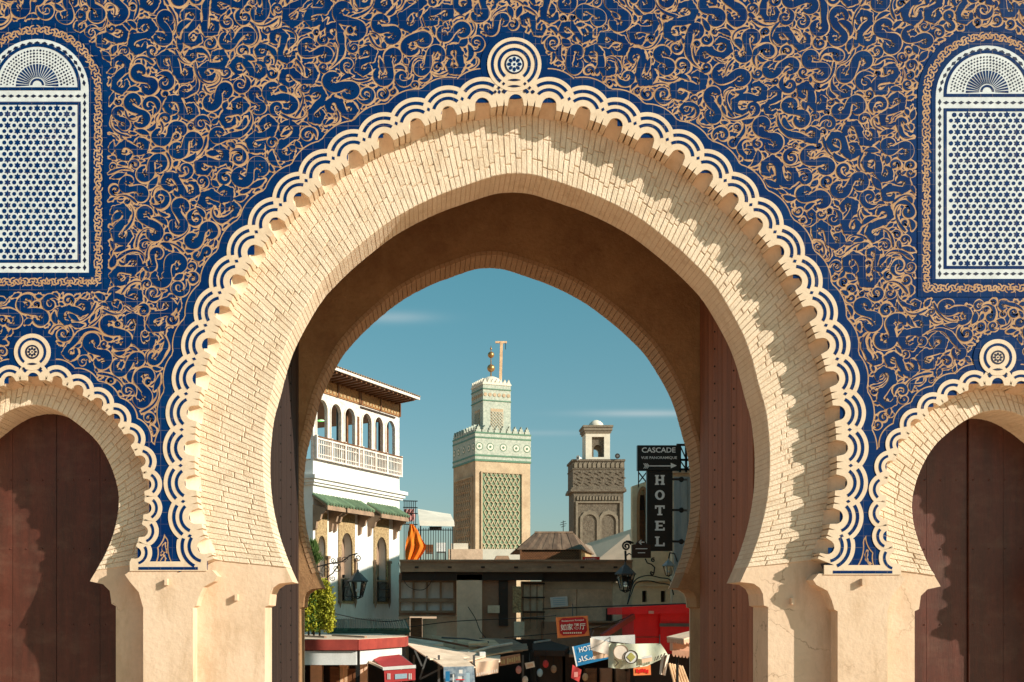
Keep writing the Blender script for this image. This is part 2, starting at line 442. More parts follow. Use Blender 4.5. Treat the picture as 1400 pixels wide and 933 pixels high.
LOBES = {'main': [], 'left': [], 'right': []}
def scallops(key, dots, prm, cx):
    hole_r, hole_off, tip_off, r_out, arcs, slits, slit_len, r_blue = prm
    nd = len(dots)
    nrm = []
    for i in range(nd):
        nv, _ = outward(dots, i, cx)
        nrm.append(nv)
    for k in range(nd - 1):
        d0, d1 = Vector(dots[k]), Vector(dots[k+1])
        u = (d1 - d0).normalized(); v = Vector((u.y, -u.x)); half = (d1 - d0).length/2
        c = (d0 + d1)/2 - v * hole_off
        sc = 1.0
        LOBES[key].append((c.x, c.y, r_out, r_blue))
        # bounds of the cell: lines through the dots along their normals
        def edge(dot, nv, dist): return dot + nv * dist
        def clip_arc(r):
            pts = arc_pts(c, u, v, r, -1.45, 1.45, 40)
            res = []
            for p in pts:
                if (p - d0).dot(Vector((-nrm[k].y, nrm[k].x))) >= -0.0 and (p - d1).dot(Vector((nrm[k+1].y, -nrm[k+1].x))) >= -0.0:
                    res.append(p)
            return res
        top = clip_arc(r_out)
        if len(top) < 3: continue
        def meet(dot, nv):
            # where the border line through a dot leaves the lobe circle
            w = dot - c; b = w.dot(nv); cc = w.dot(w) - r_out*r_out
            s = b*b - cc
            return dot + nv * (-b + math.sqrt(max(s, 0)))
        m0, m1 = meet(d0, nrm[k]), meet(d1, nrm[k+1])
        b0, b1 = edge(d0, nrm[k], -tip_off), edge(d1, nrm[k+1], -tip_off)
        base_u = (b1 - b0).normalized(); L = (b1 - b0).length
        base_v = Vector((base_u.y, -base_u.x))
        hr = hole_r * min(1.0, L/ (2*half) * 1.15)
        hc = (b0 + b1)/2 + base_v*(tip_off - hole_off)
        low = []
        def slit(pos, at0):
            p = b0 + base_u*pos
            low.extend([p - base_u*1.15, p + base_v*slit_len, p + base_u*1.15])
        low.append(b0)
        for s in slits: slit(s, True)
        hs = hc - base_v*(tip_off - hole_off)
        low.append(hs - base_u*(hr+1.2)); 
        low += [hc - base_u*(hr*math.cos(a)) + base_v*(hr*math.sin(a)) for a in [math.pi*i/9 for i in range(10)]]
        low.append(hs + base_u*(hr+1.2))
        for s in reversed(slits): slit(L - s, False)
        low.append(b1)
        outline = [m0] + top + [m1] + low[::-1]
        # drop near duplicates
        clean = []
        for p in outline:
            if not clean or (p - clean[-1]).length > 0.25: clean.append(p)
        if (clean[0]-clean[-1]).length < 0.25: clean.pop()
        sc_o = MB().prism(to_w(clean, 0), -0.022, YR + 0.004).build('scallop', M['scallop'], gate)
        # the scoop under each lobe runs out to the brick face
        m_ = 10
        ah = [hc - base_u*(hr*1.04*math.cos(math.pi*i/m_)) + base_v*(hr*1.04*math.sin(math.pi*i/m_)) for i in range(m_+1)]
        lo_ = [hs - base_u*hr*1.04 + base_u*(2*hr*1.04)*i/m_ - base_v*2.0 for i in range(m_+1)]
        scp = MB(); NN = m_+1
        rowz = [to_w([a*(1-f_) + b*f_ for a, b in zip(ah, lo_)], y_) for f_, y_ in ((0, 0.02), (0.3, 0.075), (0.65, 0.16), (1.0, YR-0.004))]
        scp.add([v for r_ in rowz for v in r_], [(j*NN+i, j*NN+i+1, (j+1)*NN+i+1, (j+1)*NN+i) for j in range(3) for i in range(m_)])
        scp.build('scoop', M['plaster'], sc_o, smooth=True, normals=False)
        # blue arcs let into the face
        for r, w, amax in arcs:
            a = MB()
            o1 = arc_pts(c, u, v, r + w/2, -amax, amax, 12); i1 = arc_pts(c, u, v, r - w/2, -amax, amax, 12)
            pts = to_w(o1, -0.0255) + to_w(i1, -0.0255); nn = 13
            a.add(pts, [(i, i+1, nn+i+1, nn+i) for i in range(nn-1)])
            bk = to_w(o1, -0.021) + to_w(i1, -0.021)
            a.add([*pts[:nn], *bk[:nn]], [(i, i+1, nn+i+1, nn+i) for i in range(nn-1)])
            a.add([*pts[nn:], *bk[nn:]], [(i, i+1, nn+i+1, nn+i) for i in range(nn-1)])
            a.build('inlay', M['blue'], sc_o, normals=False)
        # blue border strip outside the lobes
        bt = arc_pts(c, u, v, r_blue, -1.45, 1.45, 30)
        bt = [p for p in bt if (p - d0).dot(Vector((-nrm[k].y, nrm[k].x))) >= 0 and (p - d1).dot(Vector((nrm[k+1].y, -nrm[k+1].x))) >= 0]
        if len(bt) > 2:
            MB().prism(to_w([d0, *[d0 + nrm[k]*((bt[0]-d0).length)], *bt, d1 + nrm[k+1]*((bt[-1]-d1).length), d1], 0), -0.014 if key == 'main' else -0.0128, 0.01 if key == 'main' else 0.009).build(
                'border_tile', M['blue'], gate)
            b2 = [c + (p_-c)*((r_blue+1.7)/r_blue) for p_ in bt]
            MB().prism(to_w([d0, d0 + nrm[k]*((b2[0]-d0).length), *b2, d1 + nrm[k+1]*((b2[-1]-d1).length), d1], 0), -0.0112 if key == 'main' else -0.0104, 0.008 if key == 'main' else 0.007).build(
                'border_line', M['groove'], gate)
    # little lozenges where neighbouring lobes cross
    for i, d in enumerate(dots):
        if not arcs or len(arcs) < 2 or i in (0, nd-1): continue
        d = Vector(d); nv = nrm[i]; t = Vector((-nv.y, nv.x))
        MB().prism(to_w([d + nv*3.0, d + t*2.4, d - nv*3.0, d - t*2.4], 0), -0.0255, -0.020).build('lozenge', M['blue'], gate)

main_dots = full_dots(MAIN_DOTS, 705.0, 0)
left_dots = full_dots(SMALL_DOTS, SL, 0)
right_dots = full_dots(SMALL_DOTS, SR_, SDY)
MP = (10.0, 13.0, 19.0, 38.0, [(20.5, 4.2, 0.98), (30.0, 4.4, 0.74)], (4.6,), 9.0, 49.0)
SP = (8.0, 10.0, 12.5, 22.5, [(15.0, 3.6, 0.92)], (0.2,), 7.0, 30.0)
scallops('main', main_dots, MP, 705)
scallops('left', left_dots, SP, SL)
scallops('right', right_dots, SP, SR_)

def disc(r, n=40): return [(r*math.cos(2*math.pi*i/n), r*math.sin(2*math.pi*i/n)) for i in range(n)]
def ring_mesh(cx, cy, r0, r1, y, a0=0.0, a1=2*math.pi, n=44, back=0.006):
    m = MB(); full = abs(a1-a0-2*math.pi) < 1e-6
    ang = [a0+(a1-a0)*i/n for i in range(n+1)]
    o = to_w([(cx+r1*math.cos(a), cy+r1*math.sin(a)) for a in ang], y)
    i_ = to_w([(cx+r0*math.cos(a), cy+r0*math.sin(a)) for a in ang], y)
    o2 = to_w([(cx+r1*math.cos(a), cy+r1*math.sin(a)) for a in ang], y+back)
    i2 = to_w([(cx+r0*math.cos(a), cy+r0*math.sin(a)) for a in ang], y+back)
    N = n+1
    m.add(o+i_, [(k, k+1, N+k+1, N+k) for k in range(n)])
    m.add(o+o2, [(k, k+1, N+k+1, N+k) for k in range(n)])
    m.add(i_+i2, [(k, k+1, N+k+1, N+k) for k in range(n)])
    return m

def medallion(cx, cy, r, rings, r_blue, rose, ydown):
    md = MB().prism(to_w([(cx+x, cy+y) for x, y in disc(r)], 0), -0.026, 0.012).build('medallion', M['scallop'], gate)
    MB().prism(to_w([(cx+x, cy+y) for x, y in disc(r_blue)], 0), -0.0165, 0.011).build('border_tile', M['blue'], gate)
    for rr, w in rings:
        ring_mesh(cx, cy, rr-w/2, rr+w/2, -0.0295, R(128), R(128+284)).build('inlay', M['blue'], md, normals=False)
    ring_mesh(cx, cy, rose, rose+2.2, -0.0295).build('inlay', M['navy'], md, normals=False)
    MB().prism(to_w([(cx+x, cy+y) for x, y in disc(rose-0.3)], 0), -0.0275, -0.02).build('rosette', M['white_tile'] if r > 30 else M['scallop'], md)
    for k in range(8):
        a = 2*math.pi*k/8 + 0.39*0
        q = Vector((math.cos(a), math.sin(a))); t = Vector((-q.y, q.x)); c = Vector((cx, cy)) + q*rose*0.62
        s = rose*0.24
        MB().prism(to_w([c+q*s*1.25, c+t*s*.8+q*s*.6, c+t*s*.8-q*s*.6, c-q*s*1.25, c-t*s*.8-q*s*.6, c-t*s*.8+q*s*.6], 0), -0.0305, -0.027).build(
            'petal', M['blue'] if r > 30 else M['navy'], md)
    MB().prism(to_w([(cx+x*.16*rose, cy+y*.16*rose) for x, y in disc(1, 10)], 0), -0.0305, -0.027).build('petal', M['blue'] if r > 30 else M['navy'], md)
    return md
medallion(703, 89.5, 37, [(30, 4.0), (20.6, 4.0)], 46, 11.2, 12)
medallion(45, 482, 25, [(17.6, 3.4)], 33, 7.4, 8)
medallion(1363, 489.5, 25, [(17.6, 3.4)], 33, 7.4, 8)
# the knot of small lozenges and lenses under the big medallion
for dx, dy in ((-14.5,26.5),(14.5,26.5),(-21,32),(21,32),(-26,37.5),(26,37.5),(-14.5,36.5),(14.5,36.5)):
    MB().prism(to_w([(703+dx, 89.5+dy-2.4),(703+dx+2.2,89.5+dy),(703+dx,89.5+dy+2.4),(703+dx-2.2,89.5+dy)], 0), -0.0300, -0.020).build('lozenge', M['navy'], gate)
for dy in (21.5, 30.0):
    lens = [(703-9+18*i/10, 89.5+dy-1.7*math.sin(math.pi*i/10)) for i in range(11)] + [(703+9-18*i/10, 89.5+dy+1.5*math.sin(math.pi*i/10)) for i in range(1,10)]
    MB().prism(to_w(lens, 0), -0.0300, -0.020).build('lozenge', M['navy'], gate)
for cx, cy in ((45, 482), (1363, 489.5)):
    lens = [(cx-7+14*i/10, cy+16.5-1.6*math.sin(math.pi*i/10)) for i in range(11)] + [(cx+7-14*i/10, cy+16.5+1.4*math.sin(math.pi*i/10)) for i in range(1,10)]
    MB().prism(to_w(lens, 0), -0.0300, -0.020).build('lozenge', M['navy'], gate)
    for s in (-1, 1):
        MB().prism(to_w([(cx+s*11.5, cy+20.5),(cx+s*11.5+2,cy+22.7),(cx+s*11.5,cy+25),(cx+s*11.5-2,cy+22.7)], 0), -0.0300, -0.020).build('lozenge', M['navy'], gate)

# ---------------------------------------------------------------- tiled wall body
def dots_in(dots, d):
    return [tuple(Vector(p) + outward(dots, i, 0)[0]*d) for i, p in enumerate(dots)]
mw, lw_, rw_ = dots_in(main_dots, -4), dots_in(left_dots, -3), dots_in(right_dots, -3)
wall_out = ([(SIDE0, FOOT), (SIDE0, TOPY), (SIDE1, TOPY), (SIDE1, FOOT), (1545, FOOT), (1545, 790)] + rw_[::-1] + [(1232, 785), (1138, 785)] + mw[::-1]
            + [(272, 780), (177, 780)] + lw_[::-1] + [(-136, 783), (-136, FOOT)])
tile_wall = MB().prism(to_w(wall_out, 0), 0.0, YR + 0.002).build('tile_wall', M['mortar'], gate)

# pilasters with flaring heads between the arches
def pilaster(mirror, dy):
    o = [(171,786),(178,796),(190,810),(195,828),(196,831),(196,FOOT),(264,FOOT),(264,831),(268.5,828.5),(272,816),(278,803),(293,795),(297.5,788),
         (290,779.5),(180,779.5)]
    if mirror: o = [(1409 - x, y + (dy if y < 1000 else 0)) for x, y in o][::-1]
    pl = MB().prism(to_w(o, 0), -0.008, YR + 0.003).build('pilaster', M['plaster'], gate)
    b = [(190,775.5),(190,779.4),(271,779.4),(271,775.5)]
    if mirror: b = [(1409 - x, y + dy) for x, y in b][::-1]
    MB().prism(to_w(b, 0), -0.026, -0.004).build('base_tile', M['blue'], gate)
    c = [(178,768),(178,781),(283,781),(283,768)]
    if mirror: c = [(1409 - x, y + dy) for x, y in c][::-1]
    MB().prism(to_w(c, 0), -0.0225, 0.002).build('base_band', M['scallop'], gate)
pilaster(False, 0); pilaster(True, 5)
for x, y, yy in ((228.5, 796, -0.008), (324, 817, YR), (1178, 796, -0.008), (1082, 822, YR)):
    p = P(x, y, yy)
    MB().box(p + Vector((-0.020, -0.075, -0.045)), p + Vector((0.020, 0.02, 0.045))).build('peg', M['plaster'], gate)

# ---------------------------------------------------------------- brick courses of the rings
def resample(pts, n):
    pts = [Vector(p) for p in pts]
    L = [0.0]
    for a, b in zip(pts, pts[1:]): L.append(L[-1] + (b-a).length)
    res = []; j = 0
    for i in range(n+1):
        t = L[-1]*i/n
        while j < len(pts)-2 and L[j+1] < t: j += 1
        s = (t - L[j]) / max(L[j+1]-L[j], 1e-9)
        res.append(pts[j].lerp(pts[j+1], s))
    return res, L[-1]

BRICKS = []     # (picture area, MB)
def brick_ring(inner_hw, ycut, cx, dy, dots, tip, pitch, blen, keep):
    inn = [p for p in arch_outline(cx, inner_hw, [(inner_hw[-1][0], inner_hw[-1][1])], dy, bottom=inner_hw[-1][1]+dy, n=88) if p[1] <= ycut + dy]
    # the arch edge was read at the ring's own depth; bring the scallop line to that depth too
    k = K(0)/K(YR)
    ou = [((p[0]-VPX)*k+VPX, (p[1]-VPY)*k+VPY) for p in dots_in(dots, -tip + 3)]
    ou = [p for p in ou if p[1] <= ycut + dy + 2]
    _, L = resample(inn, 10)
    n = int(L / pitch)
    A, _ = resample(inn, n); B, _ = resample(ou, n)
    for i in range(n):
        a0, a1, b0, b1 = A[i], A[i+1], B[i], B[i+1]
        if not keep((a0+b1)/2): continue
        rad = ((b0-a0).length + (b1-a1).length)/2
        t = 0.0; first = True
        cuts = [0.0]
        x = blen*(0.35 + 0.65*random.random())
        while x < rad - blen*0.3:
            cuts.append(x/rad); x += blen*(0.8+0.45*random.random())
        cuts.append(1.0)
        g = 0.45
        wob = random.uniform(-0.4, 0.4)
        for j, (u0, u1) in enumerate(zip(cuts, cuts[1:])):
            c00, c01 = a0.lerp(b0, u0), a0.lerp(b0, u1)
            c10, c11 = a1.lerp(b1, u0), a1.lerp(b1, u1)
            ax = (c01-c00).normalized(); ay = (c10-c00).normalized() if (c10-c00).length else Vector((0,1))
            jit = lambda: Vector((random.uniform(-.22,.22), random.uniform(-.22,.22)))
            in0 = -0.7 if j == 0 else g
            q = [c00+ax*in0+ay*g+jit(), c01-ax*g+ay*g+jit(), c11-ax*g-ay*g+jit(), c10+ax*in0-ay*g+jit()]
            cc = sum(q, Vector((0,0)))/4
            f = [p + (cc-p).normalized()*1.0 for p in q]
            yf = YR - 0.014 - random.random()*0.006 - wob*0.005
            back = YJ - 0.02 if j == 0 else YR + 0.02
            V = [P(p.x, p.y, YR) for p in q]; F = [P(p.x, p.y, YR) for p in f]
            def aty(v, y): return Vector((v.x, y, v.z))
            mb = MB()
            vs = [aty(v, yf + random.uniform(0, .004)) for v in F] + [aty(v, yf + 0.010) for v in V] + [aty(v, back) for v in V]
            mb.add(vs, [(0,1,2,3)] + [(k, (k+1)%4, 4+(k+1)%4, 4+k) for k in range(4)] + [(4+k, 4+(k+1)%4, 8+(k+1)%4, 8+k) for k in range(4)])
            area = abs((q[2]-q[0]).cross(q[3]-q[1]))/2
            vis = 0 < cc.x < 1400 and 0 < cc.y < 933
            BRICKS.append((area if vis else 0, mb))

M_IN = [(h, y) for h, y in MAIN_HW]
brick_ring(M_IN, 781, MC, 0, main_dots, 19, 7.1, 34, lambda p: True)
brick_ring(SMALL_HW, 781, SL, 0, left_dots, 12.5, 7.6, 30, lambda p: p.x > -40)
brick_ring(SMALL_HW, 781, SR_, SDY, right_dots, 12.5, 7.6, 30, lambda p: p.x < 1440)
BRICKS.sort(key=lambda t: -t[0])
rest = MB()
for i, (a, mb) in enumerate(BRICKS):
    if i < 300: mb.build('brick', M['brick'], arch_leaf)
    else: rest.add(mb.v, mb.f)
rest.build('small_bricks', M['brick'], arch_leaf, kind='stuff')

# ---------------------------------------------------------------- passage behind the front arch
pas = MB()
zt = 9.2
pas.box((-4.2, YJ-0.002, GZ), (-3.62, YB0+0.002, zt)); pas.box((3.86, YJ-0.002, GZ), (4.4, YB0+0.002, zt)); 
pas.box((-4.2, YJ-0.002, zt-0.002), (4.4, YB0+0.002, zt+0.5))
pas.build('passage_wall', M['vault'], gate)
# the rear arch: nearly the same shape, its crown a little to the left
rear = []
for x, y in main_in:
    w = P(x, y, YR)
    dx = (w.x - 0.085)*0.974
    up = max(0.0, (w.z - 4.0)/4.0)
    rear.append((0.085 + dx - 0.16*up**2, w.z if w.z < 4.5 else w.z))
ro = [(-9.0, GZ-0.03), (-9.0, 10.9), (9.2, 10.9), (9.2, GZ-0.03)] + rear[::-1]
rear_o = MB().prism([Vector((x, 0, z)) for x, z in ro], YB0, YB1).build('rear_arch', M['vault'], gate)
MB().prism([Vector((x, 0, z)) for x, z in ro], YB1+0.003, YB1+0.06).build('rear_bounce_facade', M['plaster'], gate)  # unseen cream face added to bounce light into the lane
# rear arch bricks showing on its underside
rp = [p for p in rear if p[1] > 2.35]
rs, L = resample(rp, int(13.5/0.085))
rb = MB()
for a, b in zip(rs, rs[1:]):
    t = (b-a).normalized(); nn = Vector((t.y, -t.x))
    a2, b2 = a + t*0.006, b - t*0.006
    for (p, q) in ((a2, b2),):
        i0 = 0.012 + random.random()*0.006
        rb.add([(p.x+nn.x*i0, YB0-0.012, p.y+nn.y*i0),(q.x+nn.x*i0, YB0-0.012, q.y+nn.y*i0),(q.x-nn.x*.05, YB0-0.012, q.y-nn.y*.05),(p.x-nn.x*.05, YB0-0.012, p.y-nn.y*.05),
                (p.x+nn.x*i0, YB1+0.01, p.y+nn.y*i0),(q.x+nn.x*i0, YB1+0.01, q.y+nn.y*i0),(q.x-nn.x*.05, YB1+0.01, q.y-nn.y*.05),(p.x-nn.x*.05, YB1+0.01, p.y-nn.y*.05)],
               [(0,1,2,3),(4,7,6,5),(0,4,5,1),(1,5,6,2),(2,6,7,3),(3,7,4,0)])
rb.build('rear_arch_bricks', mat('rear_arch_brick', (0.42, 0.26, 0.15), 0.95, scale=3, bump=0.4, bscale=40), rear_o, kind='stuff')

# big door leaves folded back along both sides of the passage
def passage_leaf(xf, xr, sgn, wood):
    d = Vector((xr-xf, 3.62-1.02, 0)); L = d.length; d.normalize(); nn = Vector((d.y, -d.x, 0))*sgn
    leaf = MB()
    base = Vector((xf, 1.02, GZ+0.05))
    leaf.obox(base + d*L/2 + Vector((0,0,5.05)) + nn*-0.05, d*L/2, nn*0.035, Vector((0,0,5.05)))
    lo = leaf.build('door', wood, gate)
    npl = 11
    for i in range(npl):
        w = L/npl
        MB().obox(base + d*(w*(i+.5)) + Vector((0,0,5.05)) + nn*(-0.008+random.uniform(-.004,.004)), d*(w/2-0.006), nn*0.012, Vector((0,0,5.04))).build('plank', wood, lo)
    studs = MB()
    for i in (3, 7):
        for z in np.arange(0.5, 9.9, 0.28):
            studs.ball(base + d*(L*(i+.5)/npl) + Vector((0,0,z)) + nn*0.008, 0.016, 6, 4)
    studs.build('stud', M['iron'], lo, kind='stuff')
passage_leaf(3.60, 3.475, -1, M['wood_door'])
passage_leaf(-3.455, -3.345, 1, M['wood_dark'])  # left leaf in a darker brown than the right one

# doors of the two side arches
def side_door(cx, seam, right):
    y = 0.93
    lo, hi = P(cx-150, FOOT, y), P(cx+150, 520, y)
    sx = P(seam, 0, y).x
    z1 = hi.z
    a = MB().box((lo.x, y+0.05, GZ), (sx-0.006, y+0.13, z1)).build('door', M['door'], gate)
    b = MB().box((sx+0.006, y+0.02, GZ), (hi.x, y+0.10, z1)).build('door', M['door'], gate)
    for (x0, x1, par, yy) in ((lo.x, sx-0.006, a, y+0.05), (sx+0.006, hi.x, b, y+0.02)):
        w = (x1-x0); k = max(2, round(w/0.55))
        for i in range(k):
            MB().box((x0+w*i/k+.0025, yy-0.016-random.random()*0.005, GZ+0.01), (x0+w*(i+1)/k-.0025, yy+0.004, z1-0.01)).build('plank', M['door'], par)
    studs = MB()
    for zz_ in (0.6, 1.5, 2.6, 3.6):
        for i in range(14):
            studs.ball((lo.x+0.1+i*(hi.x-lo.x-.2)/13, y-0.0 + (0.03 if lo.x+0.1+i*(hi.x-lo.x-.2)/13 < sx else 0.0), zz_), 0.014, 6, 4)
    studs.build('stud', M['door'], b, kind='stuff')
side_door(SL, 77, False); side_door(SR_, 1324, True)
for xr in (-9.0, 7.0):     # back of the side bays
    MB().box((-8.6 if xr < 0 else 4.9, 1.2, GZ), (-4.75 if xr < 0 else 8.7, 1.3, 8)).build('bay_back_wall', M['vault'], gate)

# ---------------------------------------------------------------- blind windows of cut tile
WIN = []
def blind_window(cx, cy, bottom):
    """cx: axis, cy: spring line, bottom: foot of the white frame (picture pixels)"""
    WIN.append((cx, cy, bottom))
    w = bpy.data.objects.new('blind_window', None); COL.objects.link(w); w.parent = gate
    c = to_w([(cx, bottom)], 0)[0]; w.location = c - base_of(gate)
    w['label'] = 'blind window of white and blue star tiles'
    def shape(hw, bot, top_c=None, n=28):
        tc = cy if top_c is None else top_c
        return [(cx-hw, bot), *[(cx-hw*math.cos(math.pi*i/n), tc-hw*math.sin(math.pi*i/n)) for i in range(n+1)], (cx+hw, bot)]
    def band(o_hw, o_bot, i_hw, i_bot, y, name, m, yb=-0.002):
        o, i = shape(o_hw, o_bot), shape(i_hw, i_bot)
        # closed frame: outer outline then inner back again
        N = len(o); mb = MB()
        fo, fi = to_w(o, y), to_w(i, y); bo, bi = to_w(o, yb), to_w(i, yb)
        q = lambda A, B: [(k, (k+1) % N, N+(k+1) % N, N+k) for k in range(N)]
        mb.add(fo+fi, q(0,0)); mb.add(fo+bo, q(0,0)); mb.add(fi+bi, q(0,0))
        return mb.build(name, m, w, normals=False)
    band(95, bottom+25, 90.5, bottom+20.5, -0.013, 'outer_band', M['blue'])
    MB().prism(to_w(shape(91, bottom+21), 0), -0.0095, -0.001).build('border_ground', M['blue'], w)
    band(76, bottom+6, 70, bottom+0.2, -0.013, 'outer_band', M['blue'])
    MB().prism(to_w(shape(70.3, bottom+0.4), 0), -0.0140, -0.002).build('panel', M['white_tile'], w)
    # inner blue frames: the lower rectangle and the half-round head
    def rect_band(x0, y0, x1, y1, t, y):
        m = MB()
        for a, b in (((x0,y0),(x1,y0+t)),((x0,y1-t),(x1,y1)),((x0,y0+t),(x0+t,y1-t)),((x1-t,y0+t),(x1,y1-t))):
            p, q = to_w([a, b], 0); m.box((p.x, y, p.z), (q.x, -0.012, q.z))
        m.build('frame_band', M['blue'], w)
    rect_band(cx-59.5, cy+15.5, cx+59.5, bottom-13, 4.2, -0.0175)
    p, q = to_w([(cx-59.5, cy-4.2), (cx+59.5, cy)], 0)
    MB().box((p.x, -0.0175, p.z), (q.x, -0.012, q.z)).build('frame_band', M['blue'], w)
    ring_mesh(cx, cy-4.4, 55.3, 59.5, -0.0175, math.pi, 2*math.pi, 40).build('frame_band', M['blue'], w, normals=False)
    # lozenge chain along the white frame
    ch = MB()
    def loz(x, y, a, l=4.3, s=2.4):
        d = Vector((math.cos(a), math.sin(a))); t = Vector((-d.y, d.x)); c0 = Vector((x, y))
        ch.prism(to_w([c0+d*l, c0+t*s, c0-d*l, c0-t*s], 0), -0.0172, -0.013)
    yy = bottom-6.5
    while yy > cy:
        loz(cx-64.8, yy, math.pi/2); loz(cx+64.8, yy, math.pi/2); yy -= 10.2
    for i in range(1, 20):
        a = math.pi*i/20; loz(cx-64.8*math.cos(a), cy-64.8*math.sin(a), -(math.pi/2-a)+math.pi/2*0 if False else math.atan2(-math.cos(a), math.sin(a)))
    for i in range(12):
        x = cx-56+i*112/11; loz(x, cy+7.8, 0); loz(x, bottom-6.5, 0)
    ch.build('lozenge_chain', M['navy'], w, kind='stuff')
    # star and dot lattice
    st, dt = MB(), MB()
    pitch = 9.0; rowh = pitch*0.866
    r = 0; y = cy + 24.5
    while y < bottom - 20:
        k = -7
        while k <= 7:
            x = cx + (k + (0.5 if r % 2 else 0.0))*pitch
            if abs(x - cx) < 52:
                kk = (k + (r//2)*0 + (2 if r % 2 else 0)) % 3
                if kk == 0:
                    pts = []
                    for s in range(12):
                        rr = 5.0 if s % 2 == 0 else 2.9
                        a = math.pi*s/6 + math.pi/2
                        pts.append((x+rr*math.cos(a), y+rr*math.sin(a)))
                    st.prism(to_w(pts, 0), -0.0168 - 0.0004*random.random(), -0.013)
                else:
                    s = 3.05*random.uniform(.9, 1.06)
                    dt.prism(to_w([(x+s*math.cos(math.pi*i/4+.2), y+s*math.sin(math.pi*i/4+.2)) for i in range(8)], 0), -0.0168, -0.013)
            k += 1
        y += rowh; r += 1
    st.build('star_tiles', M['blue'], w, kind='stuff'); dt.build('dot_tiles', M['blue'], w, kind='stuff')
    # sunburst head
    ry = MB(); c0 = Vector((cx, cy-7))
    for i in range(21):
        a = math.pi*i/20
        d = Vector((math.cos(a), -math.sin(a))); t = Vector((-d.y, d.x))
        ry.prism(to_w([c0+d*11+t*0.45, c0+d*29+t*1.5, c0+d*29-t*1.5, c0+d*11-t*0.45], 0), -0.0170, -0.013)
    ry.build('sun_rays', M['blue'], w, kind='stuff')
    ring_mesh(cx, cy-7, 6.5, 9.5, -0.017, math.pi, 2*math.pi, 16).build('sun_disc', M['blue'], w, normals=False)
    sp = MB()
    rr = 33.0
    while rr < 53:
        nn = int(math.pi*rr/4.4)
        for i in range(nn+1):
            a = math.pi*(i + (0.5 if int(rr/4.3) % 2 else 0))/nn
            if a > math.pi: continue
            s = random.uniform(1.2, 1.85)
            x, y = cx+rr*math.cos(a), cy-6-rr*math.sin(a)*0.985
            if y > cy-6.5: continue
            sp.prism(to_w([(x+s, y), (x, y+s), (x-s, y), (x, y-s)], 0), -0.0168, -0.013)
        rr += 4.1
    sp.build('mosaic_chips', M['navy'], w, kind='stuff')
    # scrolled band between the two blue outlines
    sb = MB()
    path = [(cx-83, bottom+13)]
    o = shape(83, bottom+13, n=40)
    o = [(cx-83, y) for y in np.arange(bottom+8, cy, -6.2)] + o[1:-1] + [(cx+83, y) for y in np.arange(cy+4, bottom+10, 6.2)] + [(x, bottom+13) for x in np.arange(cx+78, cx-84, -6.2)]
    for i, (x, y) in enumerate(o):
        s = 1 if i % 2 else -1
        a0 = random.uniform(0, 6.28)
        for arm in range(2):
            pr = []
            for k in range(9):
                t = k/8; rr = 1.0 + 5.2*t; a = a0 + math.pi*arm + s*t*3.6
                hw = 1.3*(1-0.45*t)
                pr.append((Vector((x+rr*math.cos(a), y+rr*math.sin(a))), Vector((math.cos(a), math.sin(a)))*hw))
            L_ = [p+h for p, h in pr]; R_ = [p-h for p, h in pr]
            sb.add(to_w(L_, -0.0105-0.0004*(i % 3)) + to_w(R_, -0.0105-0.0004*(i % 3)), [(k, k+1, 10+k, 9+k) for k in range(8)])
    sb.build('scroll_band', M['groove'], w, kind='stuff', normals=False)
blind_window(51.5, 124.5, 373.0)
blind_window(1349.0, 133.5, 381.5)
M['blue_tile'] = mat('cobalt_tile', (0.0005, 0.025, 0.104), 0.45, scale=2.2, c2=(0.0005, 0.015, 0.085), bump=0.10, bscale=14, dist=0.01, fine=0.12, spec=0.07, rand=0.25)

# ---------------------------------------------------------------- arabesque of cobalt glaze over the wall tiles
GX0, GY0, GX1, GY1, GS = -70, -45, 1470, 790, 2      # picture window covered, cells per pixel
NX, NY = (GX1-GX0)*GS, (GY1-GY0)*GS
occ = np.zeros((NY, NX), dtype=bool)
yy, xx = np.mgrid[0:NY, 0:NX]
fx = GX0 + (xx + 0.5)/GS; fy = GY0 + (yy + 0.5)/GS
def block_poly_below(dots):
    """everything under a scallop line, down to the foot of the picture"""
    d = np.array(sorted(dots))
    # per row: between the left and right half of the line
    half = len(dots)//2
    lft, rgt = np.array(dots[:half]), np.array(dots[half:])
    rows = fy[:, 0]
    top = min(p[1] for p in dots)
    lx = np.interp(rows, lft[::-1, 1], lft[::-1, 0]); rx = np.interp(rows, rgt[:, 1], rgt[:, 0])
    for i, y in enumerate(rows):
        if y >= top:
            a = int((lx[i]-GX0)*GS); b = int((rx[i]-GX0)*GS)
            occ[i, max(a, 0):max(b, 0)] = True
for key, dots, pad in (('main', main_dots, 1.5), ('left', left_dots, 1.2), ('right', right_dots, 1.2)):
    block_poly_below(dots)
    for cx, cy, ro_, rbl in LOBES[key]:
        occ |= (fx-cx)**2 + (fy-cy)**2 < (rbl+pad+0.6)**2
for cx, cy, r in ((703, 89.5, 47.5), (45, 482, 34.5), (1363, 489.5, 34.5)):
    occ |= (fx-cx)**2 + (fy-cy)**2 < r*r
for cx, cy, bot in WIN:
    occ |= (np.abs(fx-cx) < 97) & (fy > cy) & (fy < bot+27)
    occ |= ((fx-cx)**2 + (fy-cy)**2 < 97**2)
occ |= fy > 772
del xx, yy

def is_free(q):
    ix = ((q[:, 0]-GX0)*GS).astype(int); iy = ((q[:, 1]-GY0)*GS).astype(int)
    if ix.min() < 0 or iy.min() < 0 or ix.max() >= NX or iy.max() >= NY: return False
    return not occ[iy, ix].any()

